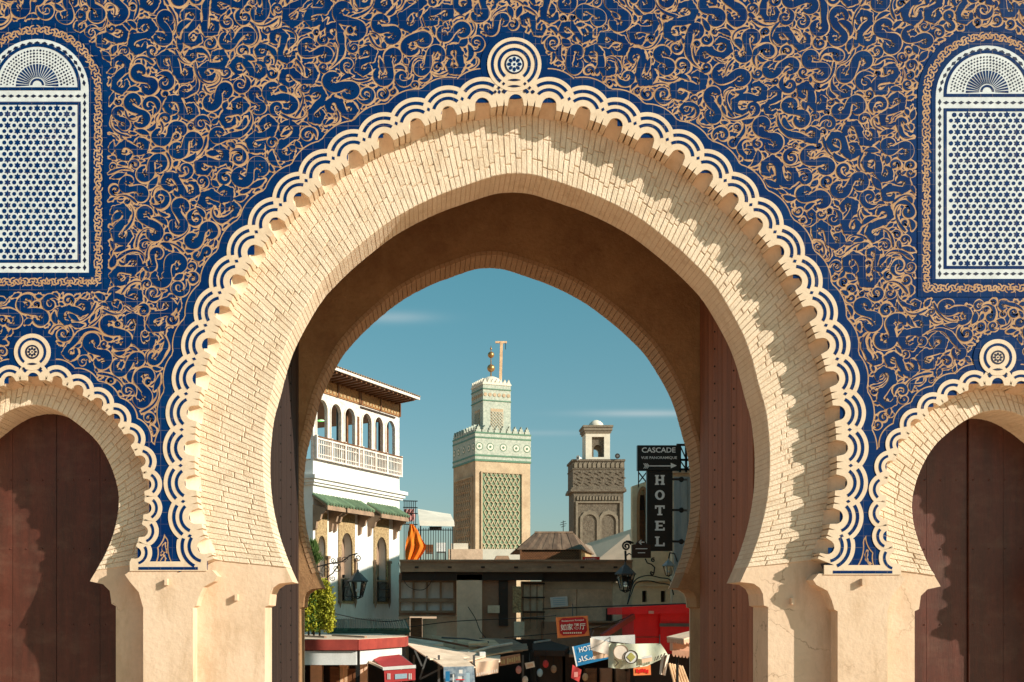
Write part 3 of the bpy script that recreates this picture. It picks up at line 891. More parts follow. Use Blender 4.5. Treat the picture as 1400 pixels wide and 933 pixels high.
def stamp(c, r):
    for (x, y), rr in zip(c, r):
        x0, x1 = int((x-rr-GX0)*GS), int((x+rr-GX0)*GS)+2
        y0, y1 = int((y-rr-GY0)*GS), int((y+rr-GY0)*GS)+2
        x0, y0 = max(x0, 0), max(y0, 0)
        sub = occ[y0:y1, x0:x1]
        if sub.size:
            gx = GX0+(np.arange(x0, x0+sub.shape[1])+.5)/GS - x; gy = GY0+(np.arange(y0, y0+sub.shape[0])+.5)/GS - y
            sub |= (gx[None, :]**2 + gy[:, None]**2) < rr*rr

def path_from_curvature(kfun, L, n):
    t = np.linspace(-1, 1, n); ds = L/(n-1)
    k = kfun(t)
    th = np.cumsum(k)*ds; th -= th[n//2]
    x = np.cumsum(np.cos(th))*ds; y = np.cumsum(np.sin(th))*ds
    c = np.stack([x-x[n//2], y-y[n//2]], 1)
    nrm = np.stack([-np.sin(th), np.cos(th)], 1)
    return c, nrm

def sstep(a): a = np.clip(a, 0, 1); return a*a*(3-2*a)

def scroll(kind, s):
    """centre line, normals, half widths of one stroke; kind: S, C, J (one curl, one leaf tip), spiral, leaf"""
    u = rng.uniform
    if kind in 'SCJ':
        r1, r2 = u(8.6, 11.6)*s, u(8.6, 11.6)*s
        L = u(98, 128)*s; n = 46
        f0 = u(0.0, 0.13)
        sg = -1 if kind == 'S' else 1
        bend = u(-0.03, 0.03)/s
        def kf(t):
            a = sstep((np.abs(t)-f0)/0.20)
            kk = np.where(t < 0, a/r1, sg*a/r2)
            if kind == 'J': kk = np.where(t > 0, a*u(0.2, 0.5)/r2*sg, kk)
            return kk + bend*(1-a)
        c, nv = path_from_curvature(kf, L, n)
        t = np.linspace(-1, 1, n)
        w0 = u(4.0, 4.9)*s
        w = w0*(1.12 - 0.42*np.abs(t)**1.6)
        w *= 1 + 0.14*np.sin(t*u(9, 13)+u(0, 6))
        e = np.minimum(1, (1-np.abs(t))*n/2/2.2+0.55); w = w*e
        if kind == 'J': w = np.where(t > 0.25, w*np.clip((1-t)/0.75, 0.06, 1)*1.25, w)
        bul = [0] if kind == 'J' else [0, n-1]
        return c, nv, w, bul
    if kind == 'P':      # small spiral
        n = 30; L = u(46, 60)*s; r1 = u(3.6, 4.6)*s
        sg = rng.choice([-1, 1])
        kf = lambda t: sg*(0.25 + 0.75*sstep((1-t)/1.5))/r1*(0.62)
        kf = lambda t: sg/(r1*(0.75+1.1*(t+1)))
        c, nv = path_from_curvature(kf, L, n)
        t = np.linspace(-1, 1, n)
        w = u(1.9, 2.6)*s*(0.75+0.55*sstep((t+1)/1.2))*np.clip((1-t)/0.45, 0.10, 1)
        return c, nv, w, [0]
    if kind == 'V':      # long tapering stem
        n = 22; L = u(36, 70)*s; k0 = u(0.02, 0.055)/s*rng.choice([-1, 1])
        c, nv = path_from_curvature(lambda t: k0*(1+0.9*t), L, n)
        t = np.linspace(0, 1, n)
        w = u(1.5, 2.3)*s*np.clip((1-t)/0.8, 0.15, 1)*np.clip(t/0.12+0.4, 0, 1)
        return c, nv, w, [0]
    n = 12; L = u(13, 26)*s; k0 = u(-0.07, 0.07)/s
    c, nv = path_from_curvature(lambda t: k0*np.ones_like(t)*(1+0.5*t), L, n)
    t = np.linspace(0, 1, n)
    w = u(3.0, 4.9)*s*np.sin(np.pi*np.clip(t, .02, .98)**u(0.6, 1.4))**0.8
    return c, nv, w, []

def clear_scroll(kind):
    """a stroke that does not run over itself"""
    for _ in range(200):
        c, nv, w, bul = scroll(kind, 1.0)
        n = len(c)
        if kind in 'SCJP':
            d = np.linalg.norm(c[:, None]-c[None], axis=2); i, j = np.indices((n, n))
            arc = np.abs(i-j)*np.linalg.norm(c[1]-c[0])
            if ((d < (w[:, None]+w[None])*1.0+1.6) & (arc > 16)).any(): continue
        return c, nv, w, bul
    return c, nv, w, bul
BANK = {k: [clear_scroll(k) for _ in range(36)] for k in 'SCJPVL'}
STROKES = []
def attempt(kind, scale, tries, gap, mirror=True, limit=9999):
    n_ok = 0
    X = rng.uniform(GX0+4, 704 if mirror else GX1-4, tries); Y = rng.uniform(GY0+4, 770, tries)
    A = rng.uniform(0, 2*np.pi, tries); F = rng.integers(0, 2, tries); B = rng.integers(0, 36, tries)
    S = rng.uniform(scale[0], scale[1], tries)
    for x, y, a, fl, b, s in zip(X, Y, A, F, B, S):
        ix, iy = int((x-GX0)*GS), int((y-GY0)*GS)
        if occ[iy, ix]: continue
        c, nv, w, bul = BANK[kind][b]
        ca, sa = math.cos(a), math.sin(a)
        Rm = np.array([[ca, sa], [-sa, ca]])
        if fl: Rm = np.array([[1, 0], [0, -1]]) @ Rm
        C = c @ Rm * s + (x, y); N = nv @ Rm; W = w*s
        g = W + gap
        q = np.concatenate([C, C + N*g[:, None], C - N*g[:, None]])
        if mirror and q[:, 0].max() > 703.2: continue
        if not is_free(q): continue
        made = [(C, N, W, bul, s)]
        if mirror:
            C2 = C*(-1, 1) + (1408, 0); N2 = N*(-1, 1)
            q2 = q*(-1, 1) + (1408, 0)
            if is_free(q2): made.append((C2, N2, W, bul, s))
        for m_ in made:
            STROKES.append((kind,) + m_)
            stamp(m_[0], m_[2]+0.2)
        n_ok += 1
        if n_ok >= limit: break
    return n_ok

for kind, sc, tr, gap, mir in (('S', (0.80, 0.98), 36000, 1.0, True), ('C', (0.75, 0.9), 14000, 1.0, True), ('J', (0.75, 0.92), 20000, 1.0, True),
                               ('S', (0.62, 0.78), 26000, 0.9, True), ('J', (0.58, 0.75), 26000, 0.9, True), ('P', (0.95, 1.2), 20000, 0.9, True),
                               ('S', (0.46, 0.6), 22000, 0.8, True), ('V', (0.7, 1.0), 26000, 0.8, True), ('P', (0.65, 0.9), 26000, 0.8, True), ('L', (0.9, 1.2), 24000, 0.8, True),
                               ('J', (0.4, 0.6), 30000, 0.8, False), ('P', (0.5, 0.7), 30000, 0.7, False), ('V', (0.4, 0.65), 36000, 0.7, False),
                               ('L', (0.6, 0.9), 44000, 0.6, False), ('P', (0.34, 0.48), 30000, 0.6, False), ('L', (0.3, 0.55), 60000, 0.5, False)):
    k_ok = attempt(kind, sc, tr, gap, mir)

def stroke_mesh(C, N, W, bul, y, kind, s):
    mb = MB(); n = len(C)
    W = W*1.04
    Lp = C + N*W[:, None]; Rp = C - N*W[:, None]
    mb.add(to_w(Lp, y) + to_w(Rp, y), [(i, i+1, n+i+1, n+i) for i in range(n-1)])
    for b in bul:
        r = W[b]*(1.6 if kind != 'P' else 1.3)
        mb.add(to_w([C[b] + r*np.array([math.cos(2*math.pi*k/9), math.sin(2*math.pi*k/9)]) for k in range(9)], y-0.0004), [tuple(range(9))])
    if kind in 'SCJ':
        # lobes on the outside of the curls
        for i in ([3, 8, 13, 18] if kind == 'J' else [3, 8, 13, 18, n-4, n-9, n-14, n-19]):
            turn = np.cross(N[min(i+1, n-1)], N[max(i-1, 0)])
            side = 1.0 if turn > 0 else -1.0
            r = W[i]*0.78
            p = C[i] + N[i]*side*W[i]*0.74
            mb.add(to_w([p + r*np.array([math.cos(2*math.pi*k/8), math.sin(2*math.pi*k/8)]) for k in range(8)], y-0.0008), [tuple(range(8))])
    return mb

order = []
thin = MB()
HALO = 2.5
grooves = MB()
bins = {}
def groove_level(C, pad):
    lo, hi = C.min(0)-pad, C.max(0)+pad
    used = set(); keys = []
    for bx in range(int(lo[0]//30), int(hi[0]//30)+1):
        for by in range(int(lo[1]//30), int(hi[1]//30)+1):
            keys.append((bx, by))
            for (l2, h2, lev) in bins.get((bx, by), ()):
                if l2[0] < hi[0] and h2[0] > lo[0] and l2[1] < hi[1] and h2[1] > lo[1]: used.add(lev)
    lev = 0
    while lev in used: lev += 1
    for k in keys: bins.setdefault(k, []).append((lo, hi, lev))
    return lev
def thin_line(pts, hw, y):
    pts = np.asarray(pts); d = np.gradient(pts, axis=0); d /= np.maximum(np.linalg.norm(d, axis=1), 1e-6)[:, None]
    nn = np.stack([-d[:, 1], d[:, 0]], 1); n = len(pts)
    thin.add(to_w(pts+nn*hw, y) + to_w(pts-nn*hw, y), [(i, i+1, n+i+1, n+i) for i in range(n-1)])
for idx, (kind, C, N, W, bul, s) in enumerate(STROKES):
    lev = groove_level(C, float(W.max())+HALO+1)
    yg = -0.0072 - 0.00012*min(lev, 40)
    y = -0.0125 - 0.0002*(idx % 3)
    n = len(C)
    tt_ = np.linspace(0, 1, n); hb_ = HALO*rng.uniform(0.55, 1.25)
    Wg = W + hb_*(0.62 + 0.62*np.sin(tt_*rng.uniform(5, 11) + rng.uniform(0, 6))**2)
    ext = np.concatenate([C[:1] - (C[1]-C[0])/max(np.linalg.norm(C[1]-C[0]), 1e-6)*(W[0]*.5+HALO), C, C[-1:] + (C[-1]-C[-2])/max(np.linalg.norm(C[-1]-C[-2]), 1e-6)*HALO])
    nx_ = np.concatenate([N[:1], N, N[-1:]]); wx = np.concatenate([[Wg[0]*.8], Wg, [HALO*.6]])
    grooves.add(to_w(ext + nx_*wx[:, None], yg) + to_w(ext - nx_*wx[:, None], yg), [(i, i+1, n+2+i+1, n+2+i) for i in range(n+1)])
    mb = stroke_mesh(C, N, W, bul, y, kind, s)
    if kind in 'SCJ':
        for q_, i in enumerate([3, 8, 13, 18] if kind == 'J' else [3, 8, 13, 18, n-4, n-9, n-14, n-19]):
            side = 1.0 if np.cross(N[min(i+1, n-1)], N[max(i-1, 0)]) > 0 else -1.0
            pc_ = C[i] + N[i]*side*W[i]*0.74; rg = W[i]*0.78 + HALO*.62
            grooves.add(to_w([pc_ + rg*np.array([math.cos(2*math.pi*k/9), math.sin(2*math.pi*k/9)]) for k in range(9)], yg + 0.00003*(1+q_ % 2)), [tuple(range(9))])
    size = float(np.sum(W[:-1]*np.linalg.norm(np.diff(C, axis=0), axis=1))*2)
    cx, cy = C.mean(0)
    order.append((size if (0 < cx < 1400 and 0 < cy < 933) else 0, idx, mb))
    if kind in 'SCJ':
        n = len(C)
        for e, sl in ((0, slice(2, 18)),) + (((n-1, slice(n-18, n-2)),) if kind != 'J' else ()):
            o = C[sl].mean(0); rr = 7.0*s
            grooves.add(to_w([o + 5.2*s*np.array([math.cos(2*math.pi*k/12), math.sin(2*math.pi*k/12)]) for k in range(12)], -0.0071 + 0.00002*(idx % 3)), [tuple(range(12))])
            a = rng.uniform(0, 3.14)
            for da in (0, 1.45):
                dvec = np.array([math.cos(a+da), math.sin(a+da)]); pv = np.array([-dvec[1], dvec[0]])
                tt = np.linspace(-1, 1, 6)[:, None]
                for off in ((-1.6, 1.6) if rng.random() < 0.45 else (0,)):
                    thin_line(o + dvec*rr*tt + pv*off + pv*(1-tt**2)*1.2, 0.62, -0.0122)
# long double tendrils that run behind the scrolls
tend = MB()
for _ in range(1500):
    x, y = rng.uniform(GX0, GX1), rng.uniform(GY0, 765)
    ix, iy = int((x-GX0)*GS), int((y-GY0)*GS)
    r = rng.uniform(18, 52); a0 = rng.uniform(0, 6.28); sw = rng.uniform(0.7, 2.0)*rng.choice([-1, 1])
    aa = a0 + np.linspace(0, sw, 18)
    ring = np.stack([x + r*np.cos(aa), y + r*np.sin(aa)], 1)
    # stay on the tiles
    jx = ((ring[:, 0]-GX0)*GS).astype(int); jy = ((ring[:, 1]-GY0)*GS).astype(int)
    if jx.min() < 0 or jy.min() < 0 or jx.max() >= NX or jy.max() >= NY: continue
    bad = False
    for cx, cy, ro_, rbl in LOBES['main'] + LOBES['left'] + LOBES['right'] + [(703, 89.5, 0, 47), (45, 482, 0, 34), (1363, 489.5, 0, 34)]:
        if ((ring[:, 0]-cx)**2 + (ring[:, 1]-cy)**2 < (rbl+1)**2).any(): bad = True; break
    if bad or occ[int((250-GY0)*GS), 0] and False: continue
    for cx, cy, bot in WIN:
        if ((np.abs(ring[:, 0]-cx) < 98) & (ring[:, 1] < bot+28) & (ring[:, 1] > cy-98)).any(): bad = True
    # never inside the arches
    if bad: continue
    def inside(dots, p):
        half = len(dots)//2; l = np.array(dots[:half])[::-1]; r_ = np.array(dots[half:])
        if p[1] < l[0, 1]: return False
        return np.interp(p[1], l[:, 1], l[:, 0]) < p[0] < np.interp(p[1], r_[:, 1], r_[:, 0])
    if any(inside(dd, p) for dd in (main_dots, left_dots, right_dots) for p in ring[::4]): continue
    for off in (0.0, 4.2):
        rr = r + off
        pass
thin.build('tendrils', M['navy'], tile_wall, kind='stuff', normals=False)
grooves.build('bare_grooves', M['groove'], tile_wall, kind='stuff', normals=False)
order.sort(key=lambda t: -t[0])
rest = MB()
for i, (a, idx, mb) in enumerate(order):
    if i < 300: mb.build('scroll', M['blue'], tile_wall, normals=False)
    else: rest.add(mb.v, mb.f)
rest.build('small_scrolls', M['blue'], tile_wall, kind='stuff', normals=False)

# ---------------------------------------------------------------- the square tiles below the glaze
tiles = []
tp = TILE
x0 = math.floor(-7.9/tp)*tp; z0 = math.floor(2.2/tp)*tp
def in_poly(x, y, poly):
    c = False; j = len(poly)-1
    for i in range(len(poly)):
        xi, yi = poly[i]; xj, yj = poly[j]
        if (yi > y) != (yj > y) and x < (xj-xi)*(y-yi)/(yj-yi)+xi: c = not c
        j = i
    return c
zi = z0
while zi < 10.6:
    xi = x0
    while xi < 7.9:
        cxp, cyp = (xi+tp/2)*100+700, VPY-(zi+tp/2-CZ)*100
        if cyp < 778 and in_poly(cxp, cyp, wall_out): tiles.append((xi, zi))
        xi += tp
    zi += tp
def tile_box(mb, xi, zi):
    g = 0.0013; d = 0.0060 + random.random()*0.0010
    x0_, x1_, z0_, z1_ = xi+g, xi+tp-g, zi+g, zi+tp-g
    mb.add([(x0_,-d,z0_),(x1_,-d,z0_),(x1_,-d,z1_),(x0_,-d,z1_),(x0_,.001,z0_),(x1_,.001,z0_),(x1_,.001,z1_),(x0_,.001,z1_)],
           [(0,1,2,3),(0,4,5,1),(1,5,6,2),(2,6,7,3),(3,7,4,0)])
pick = set(random.sample(range(len(tiles)), 300))
rest = MB()
for i, (xi, zi) in enumerate(tiles):
    if i in pick:
        mb = MB(); tile_box(mb, xi, zi); mb.build('tile', M['blue_tile'], tile_wall)
    else: tile_box(rest, xi, zi)
rest.build('wall_tiles', M['blue_tile'], tile_wall, kind='stuff')

# =================================================================== the quarter behind the gate
def Q(px, py, D):
    return P(px, py, D - CAM_D)
def ground_at(px, D):
    p = Q(px, 840, D); return (p.x, p.y, GZ)
def rbox(px0, py0, px1, py1, D, depth, mb=None):
    """box whose front face fills a picture rectangle at distance D and which goes back by depth"""
    a, b = Q(px0, py0, D), Q(px1, py1, D)
    return (mb or MB()).box((a.x, a.y, a.z), (b.x, b.y + depth, b.z))

def prism_map(outer, holes, fn, t0, t1):
    """plate with openings: 2D outlines carried into space by fn(u, v, t), thickness from t0 to t1"""
    polys = [outer] + holes
    flat = [p for pl in polys for p in pl]
    tris = tessellate_polygon([[Vector((p[0], p[1], 0)) for p in pl] for pl in polys])
    n = len(flat); mb = MB()
    vs = [fn(u, v, t0) for u, v in flat] + [fn(u, v, t1) for u, v in flat]
    fs = [tuple(t) for t in tris] + [tuple(n+i for i in reversed(t)) for t in tris]
    o = 0
    for pl in polys:
        m = len(pl); fs += [(o+i, o+(i+1) % m, n+o+(i+1) % m, n+o+i) for i in range(m)]; o += m
    return mb.add(vs, fs)

def round_arch(u0, u1, v0, spring, n=12, rise=None):
    c, r = (u0+u1)/2, (u1-u0)/2; rise = r if rise is None else rise
    return [(u0, v0)] + [(c - r*math.cos(math.pi*i/n), spring + rise*math.sin(math.pi*i/n)) for i in range(n+1)] + [(u1, v0)]
def pointed_arch(u0, u1, v0, spring, rise, n=8):
    c, r = (u0+u1)/2, (u1-u0)/2
    l = [(u0 + r*(1-math.cos(math.pi/2*i/n)), spring + rise*math.sin(math.pi/2*i/n)**0.9) for i in range(n+1)]
    return [(u0, v0)] + l + [(2*c-x, y) for x, y in reversed(l[:-1])] + [(u1, v0)]

def text_mesh(txt, height, loc, m, parent, roll=0.0, yaw=0.0, extrude=0.006, bold=0.0, width=None, name='lettering', vertical_scale=1.0):
    cu = bpy.data.curves.new('text', 'FONT'); cu.body = txt; cu.size = 1.0
    cu.align_x = 'CENTER'; cu.align_y = 'CENTER'; cu.extrude = 0.0; cu.offset = bold
    cu.resolution_u = 3
    o = bpy.data.objects.new('text', cu); COL.objects.link(o)
    dg = bpy.context.evaluated_depsgraph_get(); dg.update()
    me = bpy.data.meshes.new_from_object(o.evaluated_get(dg))
    bpy.data.objects.remove(o)
    if not len(me.vertices): return None
    co = np.array([v.co[:] for v in me.vertices]); mn, mx = co.min(0), co.max(0)
    sc = height/max(mx[1]-mn[1], 1e-6); sx = sc if width is None else width/max(mx[0]-mn[0], 1e-6)
    mid = (mn+mx)/2
    cr, sr = math.cos(roll), math.sin(roll); cy_, sy_ = math.cos(yaw), math.sin(yaw)
    off = Vector(loc) - base_of(parent)
    for v in me.vertices:
        x, z = (v.co.x-mid[0])*sx, (v.co.y-mid[1])*sc
        x, z = x*cr - z*sr, x*sr + z*cr
        v.co = Vector((x*cy_, x*sy_, z)) + off
    me.materials.clear(); me.materials.append(m)
    t = bpy.data.objects.new(name, me); COL.objects.link(t); t.parent = parent
    t['kind'] = 'stuff' if False else 'part'
    del t['kind']
    return t

# ---------------------------------------------------------------- materials of the quarter
M['house_white'] = mat('white_limewash', (0.80, 0.79, 0.76), 0.9, scale=1.0, c2=(0.70, 0.68, 0.64), bump=0.2, bscale=14, fine=0.04, stain=((0.50, 0.46, 0.40), 0.5, 2.0, (1, 1, 0.2)))
M['house_carved'] = mat('white_carved_plaster', (0.78, 0.73, 0.68), 0.85, scale=9, c2=(0.52, 0.44, 0.40), bump=0.8, bscale=26, dist=0.03, fine=0.2)
M['white_wood'] = mat('white_painted_wood', (0.78, 0.72, 0.66), 0.7, scale=4, c2=(0.62, 0.50, 0.42), bump=0.1)
M['blue_band'] = mat('pale_blue_paint_and_shade', (0.36, 0.52, 0.62), 0.85, scale=2, bump=0.1)
M['brown_wood'] = mat('varnished_brown_wood', (0.20, 0.085, 0.035), 0.55, scale=3, c2=(0.11, 0.045, 0.02), bump=0.3, bscale=24, stretch=(1, 1, 5))
M['gilt_wood'] = mat('painted_cedar_frieze', (0.42, 0.20, 0.07), 0.6, scale=14, c2=(0.13, 0.045, 0.02), bump=0.8, bscale=22, dist=0.03, fine=0.3)
M['grey_wood'] = mat('weathered_grey_wood', (0.36, 0.24, 0.16), 0.85, scale=3, c2=(0.22, 0.145, 0.1), bump=0.4, bscale=26)
M['tan_carved'] = mat('tan_carved_plaster', (0.52, 0.38, 0.20), 0.9, scale=16, c2=(0.20, 0.12, 0.06), bump=1.0, bscale=26, dist=0.04, fine=0.3)
M['green_tile'] = mat('green_roof_tile', (0.17, 0.25, 0.15), 0.45, scale=5, c2=(0.10, 0.17, 0.11), bump=0.2, rand=0.25)
M['dark_green_tile'] = mat('dark_green_roof_tile', (0.06, 0.14, 0.1), 0.45, scale=5, c2=(0.035, 0.09, 0.07), bump=0.2, rand=0.3)
M['glass'] = mat('window_glass', (0.10, 0.15, 0.17), 0.08, bump=0, fine=0, spec=0.6)
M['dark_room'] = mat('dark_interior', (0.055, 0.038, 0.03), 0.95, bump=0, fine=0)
M['orange_cloth'] = mat('orange_cloth', (0.85, 0.22, 0.015), 0.85, scale=4, c2=(0.62, 0.12, 0.01), bump=0.2, bscale=12)
M['pink_cloth'] = mat('pink_cloth', (0.62, 0.22, 0.20), 0.9, scale=10, c2=(0.5, 0.35, 0.33))
M['awning_white'] = mat('cream_canvas', (0.74, 0.68, 0.58), 0.9, scale=1.5, bump=0.1)
M['concrete'] = mat('stained_concrete', (0.76, 0.55, 0.39), 0.95, scale=1.6, c2=(0.5, 0.35, 0.24), bump=0.4, bscale=10, dist=0.03, fine=0.15)
M['pale_stone'] = mat('pale_plaster', (0.8, 0.67, 0.5), 0.95, scale=2.2, c2=(0.6, 0.47, 0.33), bump=0.3, bscale=10, fine=0.12)
M['beam'] = mat('dark_roof_edge', (0.42, 0.26, 0.165), 0.85, scale=1.2, c2=(0.25, 0.15, 0.1), bump=0.3, bscale=8, stretch=(1, 1, 4), fine=0.15)
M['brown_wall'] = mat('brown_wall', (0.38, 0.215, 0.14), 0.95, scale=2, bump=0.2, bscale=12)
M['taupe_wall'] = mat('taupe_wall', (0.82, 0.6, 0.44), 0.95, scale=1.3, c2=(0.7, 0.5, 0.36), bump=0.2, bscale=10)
M['minaret_stone'] = mat('ochre_minaret_stone', (0.5, 0.385, 0.26), 0.95, scale=0.9, c2=(0.36, 0.255, 0.165), bump=0.5, bscale=6, dist=0.05, fine=0.14)
M['minaret_tile'] = mat('pale_mosaic', (0.42, 0.44, 0.37), 0.6, scale=5.5, c2=(0.26, 0.31, 0.26), bump=0.2, bscale=6, fine=0.25)
M['minaret_green'] = mat('green_glaze', (0.065, 0.17, 0.1), 0.4, scale=2, c2=(0.05, 0.12, 0.075), bump=0.1)
M['minaret_grey'] = mat('weathered_carved_stone', (0.165, 0.138, 0.105), 0.95, scale=4.5, c2=(0.09, 0.072, 0.055), bump=0.9, bscale=8, dist=0.08, fine=0.25)
M['minaret_trim'] = mat('pale_carved_stone', (0.23, 0.195, 0.15), 0.95, scale=3, c2=(0.16, 0.135, 0.1), bump=0.5, bscale=7, dist=0.05)
M['whitewash'] = mat('sunny_whitewash', (0.72, 0.66, 0.55), 0.9, scale=2, bump=0.2)
M['gilt'] = mat('gilded_copper', (0.45, 0.26, 0.10), 0.35, scale=3, metal=0.7, bump=0.05)
M['rust_roof'] = mat('rusty_corrugated_iron', (0.20, 0.13, 0.085), 0.75, scale=1.2, c2=(0.10, 0.06, 0.04), bump=0.2, stretch=(4, 1, 1), rand=0.3)
M['tent'] = mat('beige_canvas', (0.74, 0.53, 0.38), 0.95, scale=1.0, bump=0.1)
M['cream_wall'] = mat('cream_house_wall', (0.76, 0.62, 0.42), 0.95, scale=1.2, c2=(0.58, 0.45, 0.29), bump=0.3, bscale=8)
M['bluegrey_wall'] = mat('blue_grey_sheeting', (0.40, 0.46, 0.48), 0.8, scale=2.5, c2=(0.24, 0.31, 0.36), bump=0.1, stretch=(4, 4, .5))
M['sign_black'] = mat('black_sign_board', (0.008, 0.008, 0.009), 0.35, bump=0, fine=0)
M['sign_brown'] = mat('dark_brown_sign_board', (0.035, 0.017, 0.012), 0.5, bump=0, fine=0)
M['letter'] = mat('grey_white_letter', (0.85, 0.86, 0.87), 0.5, bump=0, fine=0)
M['white_paint'] = mat('white_paint', (0.80, 0.80, 0.78), 0.5, bump=0, fine=0)
M['red_paint'] = mat('red_painted_sheet', (0.72, 0.01, 0.018), 0.45, scale=2, c2=(0.6, 0.008, 0.014), bump=0.05)
M['red_board'] = mat('faded_red_board', (0.34, 0.055, 0.04), 0.7, scale=3, c2=(0.22, 0.035, 0.028), bump=0.1)
M['red_canvas'] = mat('red_canvas', (0.52, 0.055, 0.055), 0.8, scale=3, bump=0.1)
M['orange_paint'] = mat('orange_print', (0.8, 0.24, 0.08), 0.6, bump=0, fine=0)
M['blue_paint'] = mat('blue_sign_paint', (0.018, 0.19, 0.42), 0.5, scale=4, bump=0)
M['pale_board'] = mat('pale_grey_board', (0.8, 0.64, 0.49), 0.85, scale=2, c2=(0.58, 0.44, 0.32), bump=0.2, rand=0.2)
M['tan_board'] = mat('bleached_board', (0.74, 0.5, 0.31), 0.9, scale=2.4, c2=(0.48, 0.31, 0.18), bump=0.3, rand=0.35)
M['pale_panel'] = mat('pale_blue_white_panel', (0.66, 0.68, 0.68), 0.6, scale=2, bump=0.05)
M['banner'] = mat('printed_banner_cloth', (0.66, 0.68, 0.54), 0.8, scale=2.2, c2=(0.5, 0.58, 0.48), bump=0.05)
M['banner_pale'] = mat('pale_banner_cloth', (0.76, 0.68, 0.6), 0.8, scale=3, bump=0.05)
M['peach_canvas'] = mat('peach_canvas', (0.72, 0.42, 0.29), 0.85, scale=5, c2=(0.62, 0.33, 0.21), bump=0.1)
M['leaf_yellow'] = mat('sunlit_vine_leaf', (0.34, 0.32, 0.02), 0.6, scale=3, c2=(0.16, 0.2, 0.02), bump=0, spec=0.25)
M['leaf_green'] = mat('green_vine_leaf', (0.09, 0.17, 0.03), 0.6, scale=3, c2=(0.05, 0.11, 0.02), bump=0, spec=0.25)
M['leaf_dark'] = mat('dark_conifer_leaf', (0.045, 0.09, 0.015), 0.7, scale=3, c2=(0.03, 0.06, 0.012), bump=0)
M['bark'] = mat('brown_bark', (0.10, 0.07, 0.045), 0.95)
M['lamp_grey'] = mat('grey_lantern_iron', (0.10, 0.10, 0.10), 0.5, scale=4, bump=0.1)
M['lamp_glass'] = mat('dusty_lantern_glass', (0.30, 0.30, 0.28), 0.2, bump=0, fine=0, spec=0.5)
M['lattice_green'] = mat('faded_green_glaze', (0.15, 0.235, 0.14), 0.6, scale=3, c2=(0.10, 0.15, 0.09), bump=0.2)
M['lattice_rib'] = mat('pale_ochre_rib', (0.46, 0.40, 0.27), 0.8, scale=4, c2=(0.34, 0.27, 0.17), bump=0.3)
M['poster'] = mat('blue_grey_poster', (0.36, 0.44, 0.50), 0.7, scale=9, c2=(0.10, 0.16, 0.24), bump=0, fine=0)

# ---------------------------------------------------------------- white house with arcade
HD = Vector((0.4785, 0.878, 0)).normalized(); HN = Vector((0.878, -0.4785, 0)).normalized()
HA = Q(428, 840, 38.0); HA.z = 0
def HF(s, z, o=0.0): return HA + HD*s + HN*o + Vector((0, 0, z))
def h_s(px): return ((px-583)*38 + 5890.5)/(717.75 - 0.878*(px-583))
HL = 5.98; HW = 5.2
house = thing('white_house', (HA.x, HA.y, GZ), 'white house with carved arcade, balustrade and green-tiled window canopies', 'house')
def hbox(s0, s1, o0, o1, z0, z1, mb=None):
    return (mb or MB()).obox(HF((s0+s1)/2, (z0+z1)/2, (o0+o1)/2), HD*(s1-s0)/2, HN*(o1-o0)/2, Vector((0, 0, (z1-z0)/2)))
WIN_S = [(0.13, 0.82), (1.57, 2.64), (4.0, 5.09)]
holes = []
for a, b in WIN_S:
    m = 0.16*(b-a)
    holes.append(pointed_arch(a+m, b-m, 2.15, 4.05, 0.55))
prism_map([(0, GZ), (HL, GZ), (HL, 7.0), (0, 7.0)], holes, lambda u, v, t: HF(u, v, t), 0.0, -0.3).build('wall', M['house_white'], house)
hbox(0.02, HL-0.02, -HW, -0.9, GZ, 7.0).build('wall', M['house_white'], house)           # the body behind
hbox(-0.001, 0.3, -HW-0.01, -0.301, GZ, 7.02).build('end_wall', M['house_white'], house)
hbox(HL-0.3, HL+0.001, -HW-0.01, -0.301, GZ, 7.02).build('end_wall', M['house_white'], house)
# stepped cornice on both faces
for z0, z1, o, mt in ((6.14, 6.22, 0.10, 'house_white'), (6.22, 6.34, 0.17, 'blue_band'), (6.34, 6.47, 0.25, 'house_white')):
    hbox(-o-0.001*z0, HL+o, -0.28, o, z0, z1-0.002).build('cornice', M['house_white'], house)
    hbox(-o-0.01, -0.002, -HW, -0.283, z0, z1-0.002).build('cornice', M['blue_band'], house)  # white cornice turned blue: the end face's shade is in the colour
# arcade storey
ARC = [(0.21, 0.858), (1.096, 1.746), (2.003, 2.67), (3.198, 3.827), (4.088, 4.675), (4.939, 5.588)]
prism_map([(0, 7.0), (HL, 7.0), (HL, 9.42), (0, 9.42)], [round_arch(a, b, 7.06, 8.82, rise=0.34) for a, b in ARC], lambda u, v, t: HF(u, v, t), 0.0, -0.10).build(
    'arcade', M['house_carved'], house)
for a, b in ARC:                                    # plain white rims round the openings
    ou = round_arch(a-0.055, b+0.055, 7.06, 8.82, rise=0.40); inn = round_arch(a-0.001, b+0.001, 7.06, 8.82, rise=0.341)
    n = len(ou); mb = MB()
    mb.add([HF(u, v, 0.035) for u, v in ou] + [HF(u, v, 0.035) for u, v in inn] + [HF(u, v, -0.01) for u, v in ou] + [HF(u, v, -0.01) for u, v in inn],
           [(i, i+1, n+i+1, n+i) for i in range(n-1)] + [(i, i+1, 2*n+i+1, 2*n+i) for i in range(n-1)] + [(n+i, n+i+1, 3*n+i+1, 3*n+i) for i in range(n-1)])
    mb.build('arch_rim', M['white_wood'], house)
hbox(2.86, 2.97, 0.0, 0.03, 7.85, 8.95).build('slot_panel', M['brown_wood'], house)
hbox(3.05, 5.6, 0.0, 0.05, 9.30, 9.36).build('dark_strip', M['dark_room'], house)
